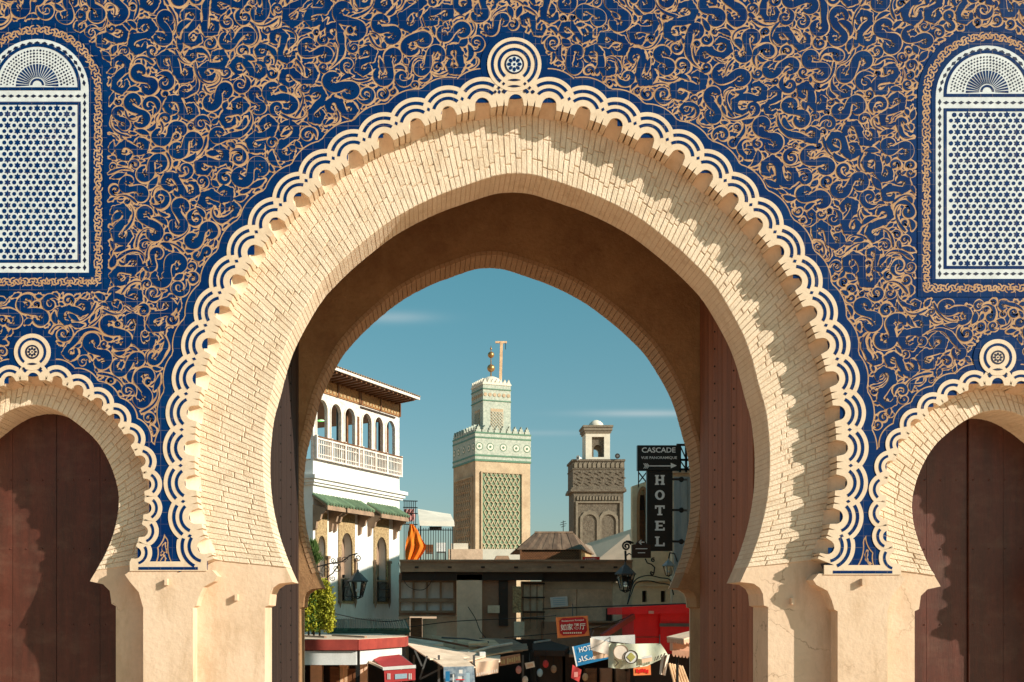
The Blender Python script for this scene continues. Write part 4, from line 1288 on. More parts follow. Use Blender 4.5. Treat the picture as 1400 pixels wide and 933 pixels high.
# room behind: floor, ceiling, posts on the far side, doors in three of the arches
hbox(0.0, HL, -HW, -0.17, 6.99, 7.05).build('floor', M['taupe_wall'], house)
hbox(0.0, HL, -HW, -0.17, 9.30, 9.42).build('ceiling', M['brown_wood'], house)
for s in (0.06, 1.5, 3.0, 4.5, 5.86):
    hbox(s-0.06, s+0.06, -HW+0.02, -HW+0.16, 7.05, 9.30).build('post', M['house_white'], house)
hbox(0.0, HL, -HW+0.02, -HW+0.14, 8.1, 8.9).build('rear_lintel', M['brown_wood'], house)
for k in (2, 4, 5):
    a, b = ARC[k]
    if k == 4:
        for i in range(4):
            hbox(a+(b-a)*i/4+.01, a+(b-a)*(i+1)/4-.01, -0.30, -0.26, 7.05, 9.2).build('door_board', M['brown_wood'], house)
    else:
        hbox(a-0.05, b+0.05, -0.32, -0.29, 7.05, 9.22).build('pane', M['glass'], house)
        for u0, u1 in ((b-0.14, b-0.04), (a+0.0, a+0.05)):
            hbox(u0, u1, -0.285, -0.24, 7.05, 9.2).build('door_frame', M['brown_wood'], house)
        hbox(a+0.05, b-0.14, -0.285, -0.24, 7.62, 7.72).build('door_frame', M['brown_wood'], house)
ns = MB(); hbox(0.25, 0.8, -0.62, -0.55, 8.35, 8.62, ns)
sgn = ns.build('lit_sign', M['sign_black'], house)
em = bpy.data.materials.new('green_neon'); em.use_nodes = True
e = em.node_tree.nodes['Principled BSDF']; e.inputs['Emission Color'].default_value = (0.10, 0.8, 0.12, 1); e.inputs['Emission Strength'].default_value = 0.8
MB().lathe(HF(0.52, 8.48, -0.52), [(0.0, -0.05), (0.12, -0.02), (0.12, 0.02), (0.0, 0.05)], 14).build('neon', em, house)
MB().lathe(HF(1.40, 8.62, -0.62), [(0.0, -0.04), (0.12, -0.015), (0.12, 0.015), (0.0, 0.04)], 14).build('neon', em, house)
# painted cedar frieze and wide eaves
fr = hbox(0.0, HL, -0.1, 0.045, 9.42, 9.93).build('frieze', M['gilt_wood'], house)
for s in (0.03, 1.5, 2.93, 3.05, 4.45, 5.93):
    hbox(s-0.035, s+0.035, 0.045, 0.085, 9.42, 9.93).build('frieze_post', M['brown_wood'], house)
for i in range(26):
    s = 0.12 + i*0.225
    MB().obox(HF(s, 9.52, 0.052), HD*0.07, HN*0.01, Vector((0, 0, 0.05))).build('frieze_motif', M['tan_carved'], house)
ev = MB()
ev.add([HF(-0.9, 10.02, 0.92), HF(HL-0.08, 10.02, 0.92), HF(HL-0.08, 9.93, -0.1), HF(-0.9, 9.93, -0.1),
        HF(-0.9, 10.06, 0.92), HF(HL-0.08, 10.06, 0.92), HF(HL-0.08, 10.5, -HW), HF(-0.9, 10.5, -HW), HF(-0.9, 9.93, -HW), HF(HL-0.08, 9.93, -HW)],
       [(0, 1, 2, 3), (4, 7, 6, 5), (0, 4, 5, 1), (3, 2, 9, 8), (1, 5, 6, 9, 2), (0, 3, 8, 7, 4), (8, 9, 6, 7)])
rf = ev.build('roof', M['brown_wood'], house)
for i in range(21):
    s = -0.8 + i*0.32
    MB().bar(HF(s, 9.955, 0.88), HF(s, 9.885, 0.05), 0.07, 0.06).build('rafter', M['brown_wood'], rf)
hbox(-0.92, HL-0.06, 0.90, 0.96, 10.0, 10.09).build('fascia', M['white_wood'], house)
rt = MB()
for i in range(42):
    s = -0.88 + i*0.165
    rt.tube([HF(s, 10.12, 0.98), HF(s, 10.22, 0.5)], 0.035, 6)
rt.build('roof_tiles', M['grey_wood'], rf, kind='stuff')
# balustrade
bal = MB()
for z0, z1, o in ((7.72, 7.79, 0.05), (7.55, 7.58, 0.03), (7.20, 7.23, 0.03), (7.04, 7.09, 0.05)):
    hbox(0.05, HL-0.03, 0.10-o+0.02, 0.10+o, z0, z1, bal)
s = 0.12
while s < HL-0.1:
    hbox(s-0.016, s+0.016, 0.08, 0.115, 7.05, 7.74, bal); s += 0.115
bal.build('balustrade', M['white_wood'], house, kind='stuff')
hbox(0.05, HL-0.03, 0.045, 0.18, 7.792, 7.83).build('handrail', M['brown_wood'], house)
for a in (0.05, 0.98, 1.87, 2.76, 3.06, 3.95, 4.80, HL-0.06):
    hbox(a-0.045, a+0.045, 0.05, 0.16, 7.04, 7.86).build('balustrade_post', M['white_wood'], house)
# lower windows: carved surrounds, dark openings, grilles, slim posts
for a, b in WIN_S:
    m = 0.16*(b-a)
    prism_map([(a, 2.05), (b, 2.05), (b, 5.3), (a, 5.3)], [pointed_arch(a+m, b-m, 2.15, 4.05, 0.55)], lambda u, v, t: HF(u, v, t), 0.05, -0.02).build('window_surround', M['tan_carved'], house) if a > 1 else \
        prism_map([(a, 2.05), (b, 2.05), (b, 5.2), (a, 5.2)], [pointed_arch(a+m, b-m, 2.15, 3.95, 0.45)], lambda u, v, t: HF(u, v, t), 0.05, -0.02).build('window_surround', M['tan_carved'], house)
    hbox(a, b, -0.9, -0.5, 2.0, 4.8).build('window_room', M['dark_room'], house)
    hbox(a+0.45*(b-a), b-m*0.8, -0.34, -0.31, 3.1, 4.7).build('shutter', M['grey_wood'], house)
    hbox(a+m, b-m, -0.12, 0.07, 2.9, 2.96).build('sill', M['grey_wood'], house)
    for u in (a+0.03, b-0.03):
        pp = MB(); hbox(u-0.045, u+0.045, 0.05, 0.13, 2.1, 3.62, pp)
        pp.add([HF(u-0.045, 2.1, .05), HF(u+0.045, 2.1, .05), HF(u+0.045, 2.1, .13), HF(u-.045, 2.1, .13), HF(u, 1.85, 0.08)], [(0, 1, 4), (1, 2, 4), (2, 3, 4), (3, 0, 4)])
        hbox(u-0.08, u+0.08, 0.04, 0.16, 3.60, 3.70, pp)
        pp.build('window_post', M['grey_wood'], house)
    gr = MB()
    for i in range(9):
        u = a+m+(b-a-2*m)*i/8
        gr.tube([HF(u, 2.12, 0.06), HF(u, 2.3, 0.20), HF(u, 2.6, 0.18), HF(u, 2.88, 0.07)], 0.012, 5)
    for z, o in ((2.3, 0.2), (2.6, 0.18)): gr.tube([HF(a+m, z, o), HF(b-m, z, o)], 0.012, 5)
    gr.build('grille', M['iron'], house, kind='stuff')
def canopy(s0, s1):
    c = MB(); zt, zb, ov = 5.78, 5.40, 0.62
    A_, B_ = HF(s0, zt, 0.0), HF(s1, zt, 0.0); C_, D_ = HF(s1-0.02, zb, ov), HF(s0+0.02, zb, ov)
    dn = Vector((0, 0, -0.07))
    c.add([A_, B_, C_, D_, A_+dn, B_+dn, C_+dn, D_+dn], [(0, 1, 2, 3), (7, 6, 5, 4), (0, 4, 5, 1), (1, 5, 6, 2), (2, 6, 7, 3), (3, 7, 4, 0)])
    co = c.build('canopy', M['grey_wood'], house)
    k = int((s1-s0)/0.19)
    for i in range(k+1):
        u = s0+0.03+(s1-s0-0.06)*i/k
        MB().tube([HF(u, zt+0.04, 0.02), HF(u, zb+0.035, ov+0.04)], [0.055, 0.062], 8).build('roof_tile', M['green_tile'], co)
    hbox(s0, s1, ov-0.05, ov+0.02, zb-0.16, zb-0.04).build('canopy_board', M['grey_wood'], co)
    for u in (s0+0.08, s1-0.08):
        b = MB()
        prof = [(0.0, 4.55), (0.0, 5.45), (ov-0.06, zb-0.10), (ov-0.10, 5.18), (0.36, 5.10), (0.30, 4.92), (0.16, 4.86), (0.12, 4.62)]
        fn = lambda uu, vv, t, u=u: HF(u + t, vv, uu)
        prism_map(prof, [], fn, -0.05, 0.05).build('bracket', M['grey_wood'], co)
canopy(-0.05, 1.10); canopy(1.20, 3.02); canopy(3.55, 5.60)

# ---------------------------------------------------------------- scrolled iron and lanterns
def spiral(c, r0, turns, a0, ux, uz, n=26, sgn=1):
    return [Vector(c) + (Vector(ux)*math.cos(a0+sgn*2*math.pi*turns*i/n) + Vector(uz)*math.sin(a0+sgn*2*math.pi*turns*i/n))*(r0*(1-0.85*i/n)) for i in range(n+1)]
UX, UZ = Vector((1, 0, 0)), Vector((0, 0, 1))
def lantern_body(par, c, s, cap, iron):
    """six-sided street lantern hanging from c, s metres tall"""
    MB().lathe(c + UZ*(-0.42*s), [(0.36*s, 0), (0.37*s, 0.03*s), (0.20*s, 0.20*s), (0.18*s, 0.23*s), (0.10*s, 0.30*s), (0.05*s, 0.33*s), (0.04*s, 0.42*s)], 6).build('lantern_cap', cap, par)
    ring = [c + Vector((0.31*s*math.cos(math.pi*k/3), 0.31*s*math.sin(math.pi*k/3), -0.42*s)) for k in range(6)]
    low = [c + Vector((0.17*s*math.cos(math.pi*k/3), 0.17*s*math.sin(math.pi*k/3), -0.94*s)) for k in range(6)]
    cg = MB()
    for k in range(6):
        cg.bar(ring[k], low[k], 0.028*s); cg.bar(low[k], low[(k+1) % 6], 0.028*s)
        cg.bar(low[k], c + UZ*(-1.02*s), 0.022*s)
    cg.build('lantern_cage', iron, par, kind='stuff')
    gl = MB(); gl.add([r_*0.97+c*0.03 for r_ in ring] + [l*0.97+c*0.03 for l in low], [(k, (k+1) % 6, 6+(k+1) % 6, 6+k) for k in range(6)])
    m2 = gl.build('lantern_glass', M['clear_glass'], par)
    MB().ball(c + UZ*(-0.72*s), 0.07*s, 8, 6).build('bulb', M['white_paint'], par)
cg_ = bpy.data.materials.new('clear_lantern_glass'); cg_.use_nodes = True
b_ = cg_.node_tree.nodes['Principled BSDF']; b_.inputs['Transmission Weight'].default_value = 1.0; b_.inputs['Roughness'].default_value = 0.05; b_.inputs['IOR'].default_value = 1.05
b_.inputs['Base Color'].default_value = (0.9, 0.92, 0.92, 1)
M['clear_glass'] = cg_

c = Q(489, 779, 37.2)
ll = thing('wall_lantern', Q(432, 790, 37.2), 'grey six-sided lantern on scrolled bracket before the white house', 'lantern')
lantern_body(ll, c, 0.98, M['lamp_grey'], M['iron'])
k37 = 37.2/1500
br = MB()
br.tube([Q(430, 776, 37.2), Q(450, 771, 37.2), Q(468, 768, 37.2), Q(478, 760, 37.2), Q(488, 757, 37.2)], 0.022, 6)
br.tube([Q(430, 800, 37.2), Q(441, 794, 37.2), Q(455, 784, 37.2), Q(464, 771, 37.2)], 0.02, 6)
br.tube(spiral(Q(489, 763, 37.2), 6*k37, 1.6, math.pi/2, UX, UZ), 0.018, 5)
br.tube([Q(489, 769, 37.2), c], 0.015, 5)
for x, y, r in ((446, 779, 6.5), (460, 777, 7), (438, 787, 5), (471, 766, 4.5), (455, 791, 4), (455, 767, 4)):
    br.tube(spiral(Q(x, y, 37.2), r*k37, 1.5, random.uniform(0, 6), UX, UZ, sgn=random.choice((-1, 1))), 0.014, 5)
br.tube([Q(430, 768, 37.2), Q(430, 806, 37.2)], 0.025, 6)
br.build('scroll_bracket', M['iron'], ll, kind='stuff')

# ---------------------------------------------------------------- plants in front of the white house
def leaf_cloud(mb, c, rx, ry, rz, n, size, droop=0.5):
    for _ in range(n):
        while True:
            p = Vector((random.uniform(-1, 1), random.uniform(-1, 1), random.uniform(-1, 1)))
            if p.length < 1: break
        if p.length < 0.45 and random.random() < 0.7: p = p.normalized()*random.uniform(0.6, 1)
        q = c + Vector((p.x*rx, p.y*ry, p.z*rz))
        d = Vector((random.gauss(0, 1), random.gauss(0, 1), random.gauss(-droop, 0.6))).normalized()
        t = d.orthogonal().normalized(); t.rotate(Matrix.Rotation(random.uniform(0, 6.28), 3, d))
        s = size*random.uniform(0.6, 1.3)
        mb.add([q, q + d*s*0.5 + t*s*0.32, q + d*s, q + d*s*0.5 - t*s*0.32], [(0, 1, 2, 3)])
vine = thing('hanging_vine', ground_at(432, 30.5), 'yellow-green leafy vine hanging above the red-edged shop roof', 'vine')
st = MB()
for px in (421, 428, 436):
    st.tube([Q(px, 900, 30.5), Q(px+1, 868, 30.5), Q(px, 845, 30.5), Q(px+2, 815, 30.5)], [0.03, 0.028, 0.022, 0.01], 6)
st.build('trunk', M['bark'], vine)
f1, f2 = MB(), MB()
for px, top, m_ in ((409, 806, f2), (415, 810, f2), (421, 808, f2), (427, 812, f2), (432, 802, f1), (437, 791, f1), (442, 789, f1), (447, 800, f1), (450, 812, f1), (424, 818, f1), (434, 820, f2)):
    for k_ in range(9):
        yb_ = 862 - random.uniform(0, 7); x_ = px + random.uniform(-4, 4); yt = top + random.uniform(0, 9); dz_ = random.uniform(-.25, .25)
        for j_ in range(46):
            y_ = yt + (yb_-yt)*random.random()
            c_ = Q(x_ + 1.2*math.sin(y_*.2+k_) , y_, 30.4) + Vector((random.gauss(0, .03), dz_ + random.gauss(0, .05), 0))
            leaf_cloud(m_, c_, .06, .06, .06, 5, 0.078, 0.9)
f1.build('yellow_foliage', M['leaf_yellow'], vine, kind='stuff', normals=False)
f2.build('green_foliage', M['leaf_green'], vine, kind='stuff', normals=False)
con = thing('conifer', ground_at(428, 33.0), 'small dark green conifer top beside the gate pillar', 'tree')
MB().tube([Q(428, 900, 33), Q(428, 775, 33), Q(427, 745, 33)], [0.06, 0.04, 0.01], 7).build('trunk', M['bark'], con)
cf = MB()
for _ in range(70):
    a = random.uniform(0, 6.28); h = random.random(); r = 0.32*(1-h*0.8)*random.uniform(.5, 1)
    base = Q(428, 774-26*h, 33); tip = base + Vector((math.cos(a)*r, math.sin(a)*r*0.8, 0.16 + 0.1*random.random()))
    for _ in range(26):
        q = base.lerp(tip, random.random()) + Vector((random.gauss(0, .02), random.gauss(0, .02), random.gauss(0, .02)))
        d = (tip-base).normalized()*0.07 + Vector((random.gauss(0, .02), random.gauss(0, .02), 0.03)); t = d.orthogonal().normalized()*0.012
        cf.add([q-t, q+t, q+d+t*.3, q+d-t*.3], [(0, 1, 2, 3)])
cf.build('crown', M['leaf_dark'], con, kind='stuff', normals=False)

# ---------------------------------------------------------------- rooftop terrace behind the white house
D = 45.0; k45 = D/1500
cage = thing('roof_railing', Q(553, 768, D), 'tall dark metal bar cage on the roof terrace beside the white house', 'railing')
def bars(par, px0, px1, py0, py1, step, D_, r=0.016, name='bar'):
    x = px0
    while x <= px1:
        MB().tube([Q(x, py1, D_), Q(x, py0, D_)], r, 5).build(name, M['iron'], par); x += step
bars(cage, 552.5, 570, 685, 768, 2.6, D); 
for y in (685, 694, 702, 717): MB().tube([Q(551, y, D), Q(571, y+0.5, D)], 0.022, 5).build('rail', M['iron'], cage)
rl = thing('terrace_railing', Q(596, 768, D+1), 'low dark bar railing on the roof terrace under the cream awning', 'railing')
bars(rl, 572, 619, 722, 768, 3.4, D+1)
for y in (725, 766): MB().tube([Q(571, y, D+1), Q(620, y, D+1)], 0.02, 5).build('rail', M['iron'], rl)
# pink cloth behind the bars
def hung_cloth(name, px0, px1, py0, py1, D_, m, label, cat, folds=5, amp=0.07, outline=None, nx=26, ny=18):
    vs = []; fs = []
    for j in range(ny+1):
        v = j/ny
        for i in range(nx+1):
            u = i/nx
            if outline: xl, xr = outline(v)
            else: xl, xr = px0, px1
            p = Q(xl+(xr-xl)*u, py0+(py1-py0)*v, D_)
            p.y += amp*math.sin(u*folds*6.28 + v*1.7)*(0.35+0.65*v) + 0.03*math.sin(u*17+v*9)
            p.x += 0.02*math.sin(v*8+u*3)
            vs.append(p)
    n = nx+1
    fs = [(j*n+i, j*n+i+1, (j+1)*n+i+1, (j+1)*n+i) for j in range(ny) for i in range(nx)]
    m2 = len(vs)
    mb = MB(); mb.add(vs, fs); mb.add([v + Vector((0, 0.012, 0)) for v in vs], [tuple(reversed(f)) for f in fs])
    o = mb.build(name, m, None, smooth=True, origin=Q((px0+px1)/2, py1, D_), normals=False)
    tag(o, label, cat); return o
hung_cloth('hanging_cloth', 552, 567, 696, 713, D+0.5, M['pink_cloth'], 'pink patterned cloth hanging inside the roof cage', 'cloth', 3, 0.04)
hung_cloth('orange_cloth', 553, 582, 717, 769, D-0.4, M['orange_cloth'], 'bright orange cloth draped over the terrace railing', 'cloth', 2.3, 0.07,
           outline=lambda v: (560-6.5*min(1, v*1.2)**.7, 564.5 + (17.5*(v/0.55)**.8 if v < 0.55 else 17.5-11*((v-0.55)/0.45)**1.3) + .8*math.sin(v*11)))
aw = thing('cream_awning', Q(596, 768, D+1.2), 'cream canvas awning over the roof terrace left of the tall minaret', 'awning')
a = MB()
a.add([Q(571, 696, D+3.5), Q(616, 703, D+3.5), Q(621, 713, D+1.2), Q(573, 712, D+1.2), Q(571, 697, D+3.5), Q(616, 704, D+3.5), Q(621, 714, D+1.25), Q(573, 713, D+1.25)],
      [(0, 1, 2, 3), (7, 6, 5, 4), (0, 4, 5, 1), (1, 5, 6, 2), (2, 6, 7, 3), (3, 7, 4, 0)])
a.build('canvas', M['awning_white'], aw)
v = MB(); v.add([Q(573, 712, D+1.19), Q(621, 713, D+1.19), Q(621.5, 720, D+1.1), Q(574, 719, D+1.1)], [(0, 1, 2, 3)]); v.build('valance', M['awning_white'], aw)
for x in (575, 619): MB().tube([Q(x, 768, D+1.4), Q(x, 713, D+1.4)], 0.025, 6).build('post', M['iron'], aw)
rbox(587, 720, 604, 724, D+2, 0.2).build('lamp_box', M['dark_room'], aw)
# things on the terrace
def chair(px, py, D_, s, m, label):
    c = Q(px, py, D_); t = thing('terrace_chair', c, label, 'chair')
    MB().box(c+Vector((-.22*s, -.22*s, .42*s)), c+Vector((.22*s, .22*s, .47*s))).build('seat', m, t)
    MB().box(c+Vector((-.22*s, .18*s, .50*s)), c+Vector((.22*s, .22*s, .92*s))).build('backrest', m, t)
    for sx in (-1, 1):
        for sy in (-1, 1):
            MB().box(c+Vector((.19*s*sx-.02, .19*s*sy-.02, 0)), c+Vector((.19*s*sx+.02, .19*s*sy+.02, .42*s))).build('leg', m, t)
chair(587, 768, D+2.0, 0.8, M['brown_wood'], 'brown wooden chair behind the terrace railing near the orange cloth')
chair(603, 768, D+2.6, 0.9, M['white_paint'], 'white plastic chair behind the terrace railing')
wl_ = thing('parapet_wall', Q(635, 780, 46), 'stained concrete parapet block at the foot of the tall minaret', 'wall')
rbox(613, 751, 660, 772, 46, 1.2).build('block', M['concrete'], wl_)
cap_ = MB(); a0, a1 = Q(616, 752, 46.6), Q(632, 742, 46.6)
rbox(617, 743, 640, 751.2, 46.6, 0.8).build('coping', M['whitewash'], wl_)
ww = thing('low_white_wall', Q(683, 780, 60), 'low sunlit whitewashed wall in front of the tall minaret', 'wall')
rbox(655, 751, 712, 792, 60, 0.8).build('wall', M['whitewash'], ww)
vent = thing('roof_vent', Q(687, 768, 52), 'small dark trapezoid roof vent on the long dark roof', 'vent')
vb = MB(); A4 = [Q(675, 768, 52), Q(698, 768, 52), Q(695, 760, 52), Q(679, 760, 52)]
vb.prism([Vector((p.x, 0, p.z)) for p in A4], 37.0, 37.8); vb.build('hood', M['beam'], vent)
rbox(677, 764, 696, 768.5, 52.9, 0.3).build('collar', M['beam'], vent)

# ---------------------------------------------------------------- market hall under the long dark roof
hall = thing('market_hall', ground_at(700, 46), 'long low market building under a flat dark roof edge', 'building')
zt, zb = Q(0, 768, 40).z, Q(0, 782, 40).z
x0, x1 = Q(547, 0, 40).x, Q(864, 0, 40).x
MB().box((x0, 25.0, zb), (x1, 25.25, zt)).build('fascia', M['beam'], hall)
MB().box((x0-0.02, 24.93, zt), (x1+0.02, 25.3, zt+0.07)).build('roof_trim', M['beam'], hall)
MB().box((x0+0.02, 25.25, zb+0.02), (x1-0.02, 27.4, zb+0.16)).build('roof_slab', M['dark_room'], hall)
for i in range(7):
    xx_ = x0 + (x1-x0)*(i+.5)/7
    MB().box((xx_-0.07, 24.97, zb+0.13), (xx_+0.07, 25.0, zb+0.2)).build('bolt_plate', M['dark_room'], hall)
def lattice(par, px0, py0, px1, py1, D_, nx, ny, m, w=0.03, name='lattice', bm=None):
    a, b = Q(px0, py1, D_), Q(px1, py0, D_); mb = MB()
    W, H = b.x-a.x, b.z-a.z; st_ = W/nx
    k = -int(H/st_)-1
    while k <= nx:
        for sgn in (1, -1):
            # line x = a.x + k*st + t (sgn) clipped to the panel
            xs = a.x+k*st_ if sgn > 0 else a.x+(nx-k)*st_
            t0, t1 = 0.0, H
            if sgn > 0:
                t0 = max(t0, a.x-xs); t1 = min(t1, b.x-xs)
            else:
                t0 = max(t0, xs-b.x); t1 = min(t1, xs-a.x)
            if t1 - t0 > 0.02:
                mb.bar((xs+sgn*t0, a.y+(0.012 if sgn > 0 else 0.03), a.z+t0), (xs+sgn*t1, a.y+(0.012 if sgn > 0 else 0.03), a.z+t1), w, 0.016, up=(0, 1, 0))
        k += 1
    mb.build(name, m, par, kind='stuff')
# lattice windows on the left
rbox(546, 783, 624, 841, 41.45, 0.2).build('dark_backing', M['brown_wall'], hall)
for i in range(4):
    lattice(hall, 548+i*18.6, 796, 565+i*18.6, 818, 40.95, 9, 9, M['house_white'], 0.034)
    lattice(hall, 548+i*18.6, 824, 565+i*18.6, 835, 40.95, 9, 5, M['house_white'], 0.034)
for i in range(5):
    rbox(545.3+i*18.6, 786, 548.2+i*18.6, 842, 40.8, 0.12).build('mullion', M['grey_wood'], hall)
for y0, y1 in ((793, 796.5), (818.5, 823.5), (835, 838), (841, 843)):
    rbox(545, y0, 623, y1, 40.75, 0.05).build('transom', M['grey_wood'], hall)
rbox(545, 843, 560, 880, 41.15, 0.4).build('wall', M['taupe_wall'], hall)
rbox(561, 845, 577, 885, 40.95, 0.1).build('shutter_door', M['brown_wood'], hall)
rbox(577.5, 846, 597, 885, 41.25, 0.4).build('wall', M['pale_stone'], hall)
rbox(597, 842, 626, 890, 41.2, 0.4).build('wall', M['taupe_wall'], hall)
rbox(625, 786, 659, 892, 40.15, 0.5).build('wall', M['taupe_wall'], hall)
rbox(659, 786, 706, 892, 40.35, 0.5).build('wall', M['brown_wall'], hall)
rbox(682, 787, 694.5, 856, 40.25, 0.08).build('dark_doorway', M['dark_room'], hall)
rbox(667, 828, 683, 838.5, 40.2, 0.1).build('notice', M['pale_stone'], hall)
rbox(701, 802, 713, 838, 40.15, 0.12).build('board', M['tan_carved'], hall)
rbox(703, 850, 717, 872, 40.05, 0.12).build('board', M['pale_stone'], hall)
rbox(713, 795, 745, 892, 40.95, 0.4).build('wall', M['concrete'], hall)
for i in range(3):
    lattice(hall, 716+i*9, 800, 724+i*9, 835, 40.55, 4, 14, M['pale_stone'], 0.04)
for x in (714.5, 724.5, 733.5, 742.5): rbox(x, 797, x+1.6, 860, 40.45, 0.06).build('mullion', M['grey_wood'], hall)
for y in (797, 816, 836, 845): rbox(714, y, 745, y+2.2, 40.4, 0.05).build('transom', M['dark_room'], hall)
rbox(742, 793, 842, 806, 40.9, 0.5).build('sunlit_wall', M['whitewash'], hall)
rbox(744, 806, 788, 850, 40.75, 0.5).build('wall', M['concrete'], hall)
rbox(788.6, 805.5, 842, 850, 40.8, 0.5).build('wall', M['concrete'], hall)
rbox(838, 797, 866, 880, 40.6, 1.0).build('wall', M['pale_stone'], hall)
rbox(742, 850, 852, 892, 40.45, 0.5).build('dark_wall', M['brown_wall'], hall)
rbox(829, 832, 836, 850, 40.65, 0.1).build('window', M['dark_room'], hall)
for y in (849, 856): rbox(800, y, 846, y+2.5, 40.2, 0.25).build('ledge', M['beam'], hall)
for px in (553, 640, 700, 745, 806): rbox(px-1.5, 782, px+1.5, 892, 46.5, 0.14).build('roof_post', M['beam'], hall) if px in (700,) else None
rbox(549, 783, 742, 793.5, 40.15, 0.3).build('roof_shade_strip', M['dark_room'], hall)  # near-black strips stand in for the shade under the roof
rbox(742, 783, 863, 795, 40.3, 0.3).build('roof_shade_strip', M['dark_room'], hall)
pap = thing('paper_notice', Q(764, 830, 40.6), 'white paper notice on the concrete wall above the red restaurant sign', 'notice')
pb = MB(); pp = [Q(752, 817, 40.6), Q(775.5, 815.5, 40.6), Q(776.5, 829, 40.6), Q(753.5, 831, 40.6)]
pb.prism([Vector((p.x, 0, p.z)) for p in pp], pp[0].y-0.02, pp[0].y); pb.build('sheet', M['white_paint'], pap)
pl_ = MB()
for i in range(4):
    a, b = Q(756, 819+i*2.8, 40.5), Q(773, 818+i*2.8, 40.5); pl_.bar(a, b, 0.006, 0.018)
pl_.build('print_lines', M['blue_band'], pap, kind='stuff')

# ---------------------------------------------------------------- pavilion with hipped iron roof
pav = thing('roof_pavilion', ground_at(760, 52), 'small lattice-walled roof pavilion with hipped rusty corrugated roof', 'pavilion')
zE, zR = Q(0, 752, 52).z, Q(0, 729, 53.5).z
xa, xb = Q(711, 0, 52).x, Q(793, 0, 52).x
ya, yb = 37.0, 41.0
xr0, xr1 = Q(731, 0, 54).x, Q(783, 0, 54).x; yr = (ya+yb)/2
def roof_strip(p0, p1, q0, q1, n, name='roof_sheet'):
    for i in range(n):
        a, b = p0.lerp(p1, i/n), p0.lerp(p1, (i+1)/n-0.01/n); c_, d_ = q0.lerp(q1, (i+1)/n), q0.lerp(q1, i/n)
        up = Vector((0, 0, 0.03+0.02*(i % 2)))
        mb = MB(); mb.add([a, b, c_, d_, a+up, b+up, c_+up, d_+up], [(0, 3, 2, 1), (4, 5, 6, 7), (0, 1, 5, 4), (1, 2, 6, 5), (2, 3, 7, 6), (3, 0, 4, 7)])
        mb.build(name, M['rust_roof'], pav)
V_ = Vector
xb2 = Q(817, 0, 55).x
roof_strip(V_((xa-.15, ya-.15, zE)), V_((xb+.1, ya-.15, zE)), V_((xr0, yr, zR)), V_((xr1, yr, zR)), 13)
roof_strip(V_((xb+.1, ya-.15, zE)), V_((xb2, yb+.15, zE)), V_((xr1, yr, zR)), V_((xr1+0.05, yr+.1, zR)), 6)
roof_strip(V_((xb2, yb+.15, zE)), V_((xa-.15, yb+.15, zE)), V_((xr1, yr, zR)), V_((xr0, yr, zR)), 8)
MB().tube([V_((xr0, yr, zR+.05)), V_((xr1, yr, zR+.05))], 0.07, 7).build('ridge', M['rust_roof'], pav)
MB().box((xa, ya+0.05, Q(0, 792, 52).z), (xb, ya+0.12, zE)).build('wall', M['dark_room'], pav)
lattice(pav, 712, 753, 792, 768, 51.95, 22, 4, M['brown_wood'], 0.05)
sw = MB(); sw.add([V_((xb, ya+.1, zE-1.4)), V_((xb2-.15, yb, zE-1.4)), V_((xb2-.15, yb, zE)), V_((xb, ya+.1, zE)), V_((xb-.1, ya+.1, zE-1.4)), V_((xb2-.25, yb, zE-1.4)), V_((xb2-.25, yb, zE)), V_((xb-.1, ya+.1, zE))],
                  [(0, 1, 2, 3), (7, 6, 5, 4), (0, 4, 5, 1), (1, 5, 6, 2), (2, 6, 7, 3), (3, 7, 4, 0)]); sw.build('side_wall', M['tan_carved'], pav)
for px in (712, 793): rbox(px-1, 752.5, px+1.5, 770, 51.85, 0.12).build('post', M['brown_wood'], pav)
ant = thing('roof_antenna', Q(770, 768, 60), 'thin television antenna above the roof pavilion', 'antenna')
MB().tube([Q(770, 760, 60), Q(770, 712, 60)], 0.022, 5).build('mast', M['iron'], ant)
for y, w in ((714, 3.5), (717, 4.5), (720, 3)): MB().tube([Q(770-w, y+1, 60), Q(770+w, y-1, 60)], 0.016, 5).build('rod', M['iron'], ant)
tent = thing('beige_canopy', ground_at(838, 58), 'large plain beige canvas roof below the weathered minaret', 'canopy')
tb = MB(); T = [Q(800, 744, 60), Q(868, 722, 58), Q(880, 768, 55), Q(812, 768, 57)]
tb.add(T + [p + V_((0, .06, -.06)) for p in T], [(0, 1, 2, 3), (7, 6, 5, 4), (0, 4, 5, 1), (1, 5, 6, 2), (2, 6, 7, 3), (3, 7, 4, 0)]); tb.build('canvas', M['tent'], tent)
for p in (T[2], T[3]): MB().tube([V_((p.x, p.y, GZ)), p], 0.05, 6).build('pole', M['iron'], tent)
rs_ = thing('small_red_sign', Q(808, 768, 50), 'small bright red sign with white letters above the long dark roof', 'sign')
rbox(796.5, 761.5, 820, 767.8, 50, 0.05).build('board', mat('bright_red_sign', (0.75, 0.03, 0.02), 0.5, bump=0), rs_)
text_mesh('KANTELI', 0.11, Q(807.5, 765, 49.98), M['white_paint'], rs_, bold=0.012, width=0.5)

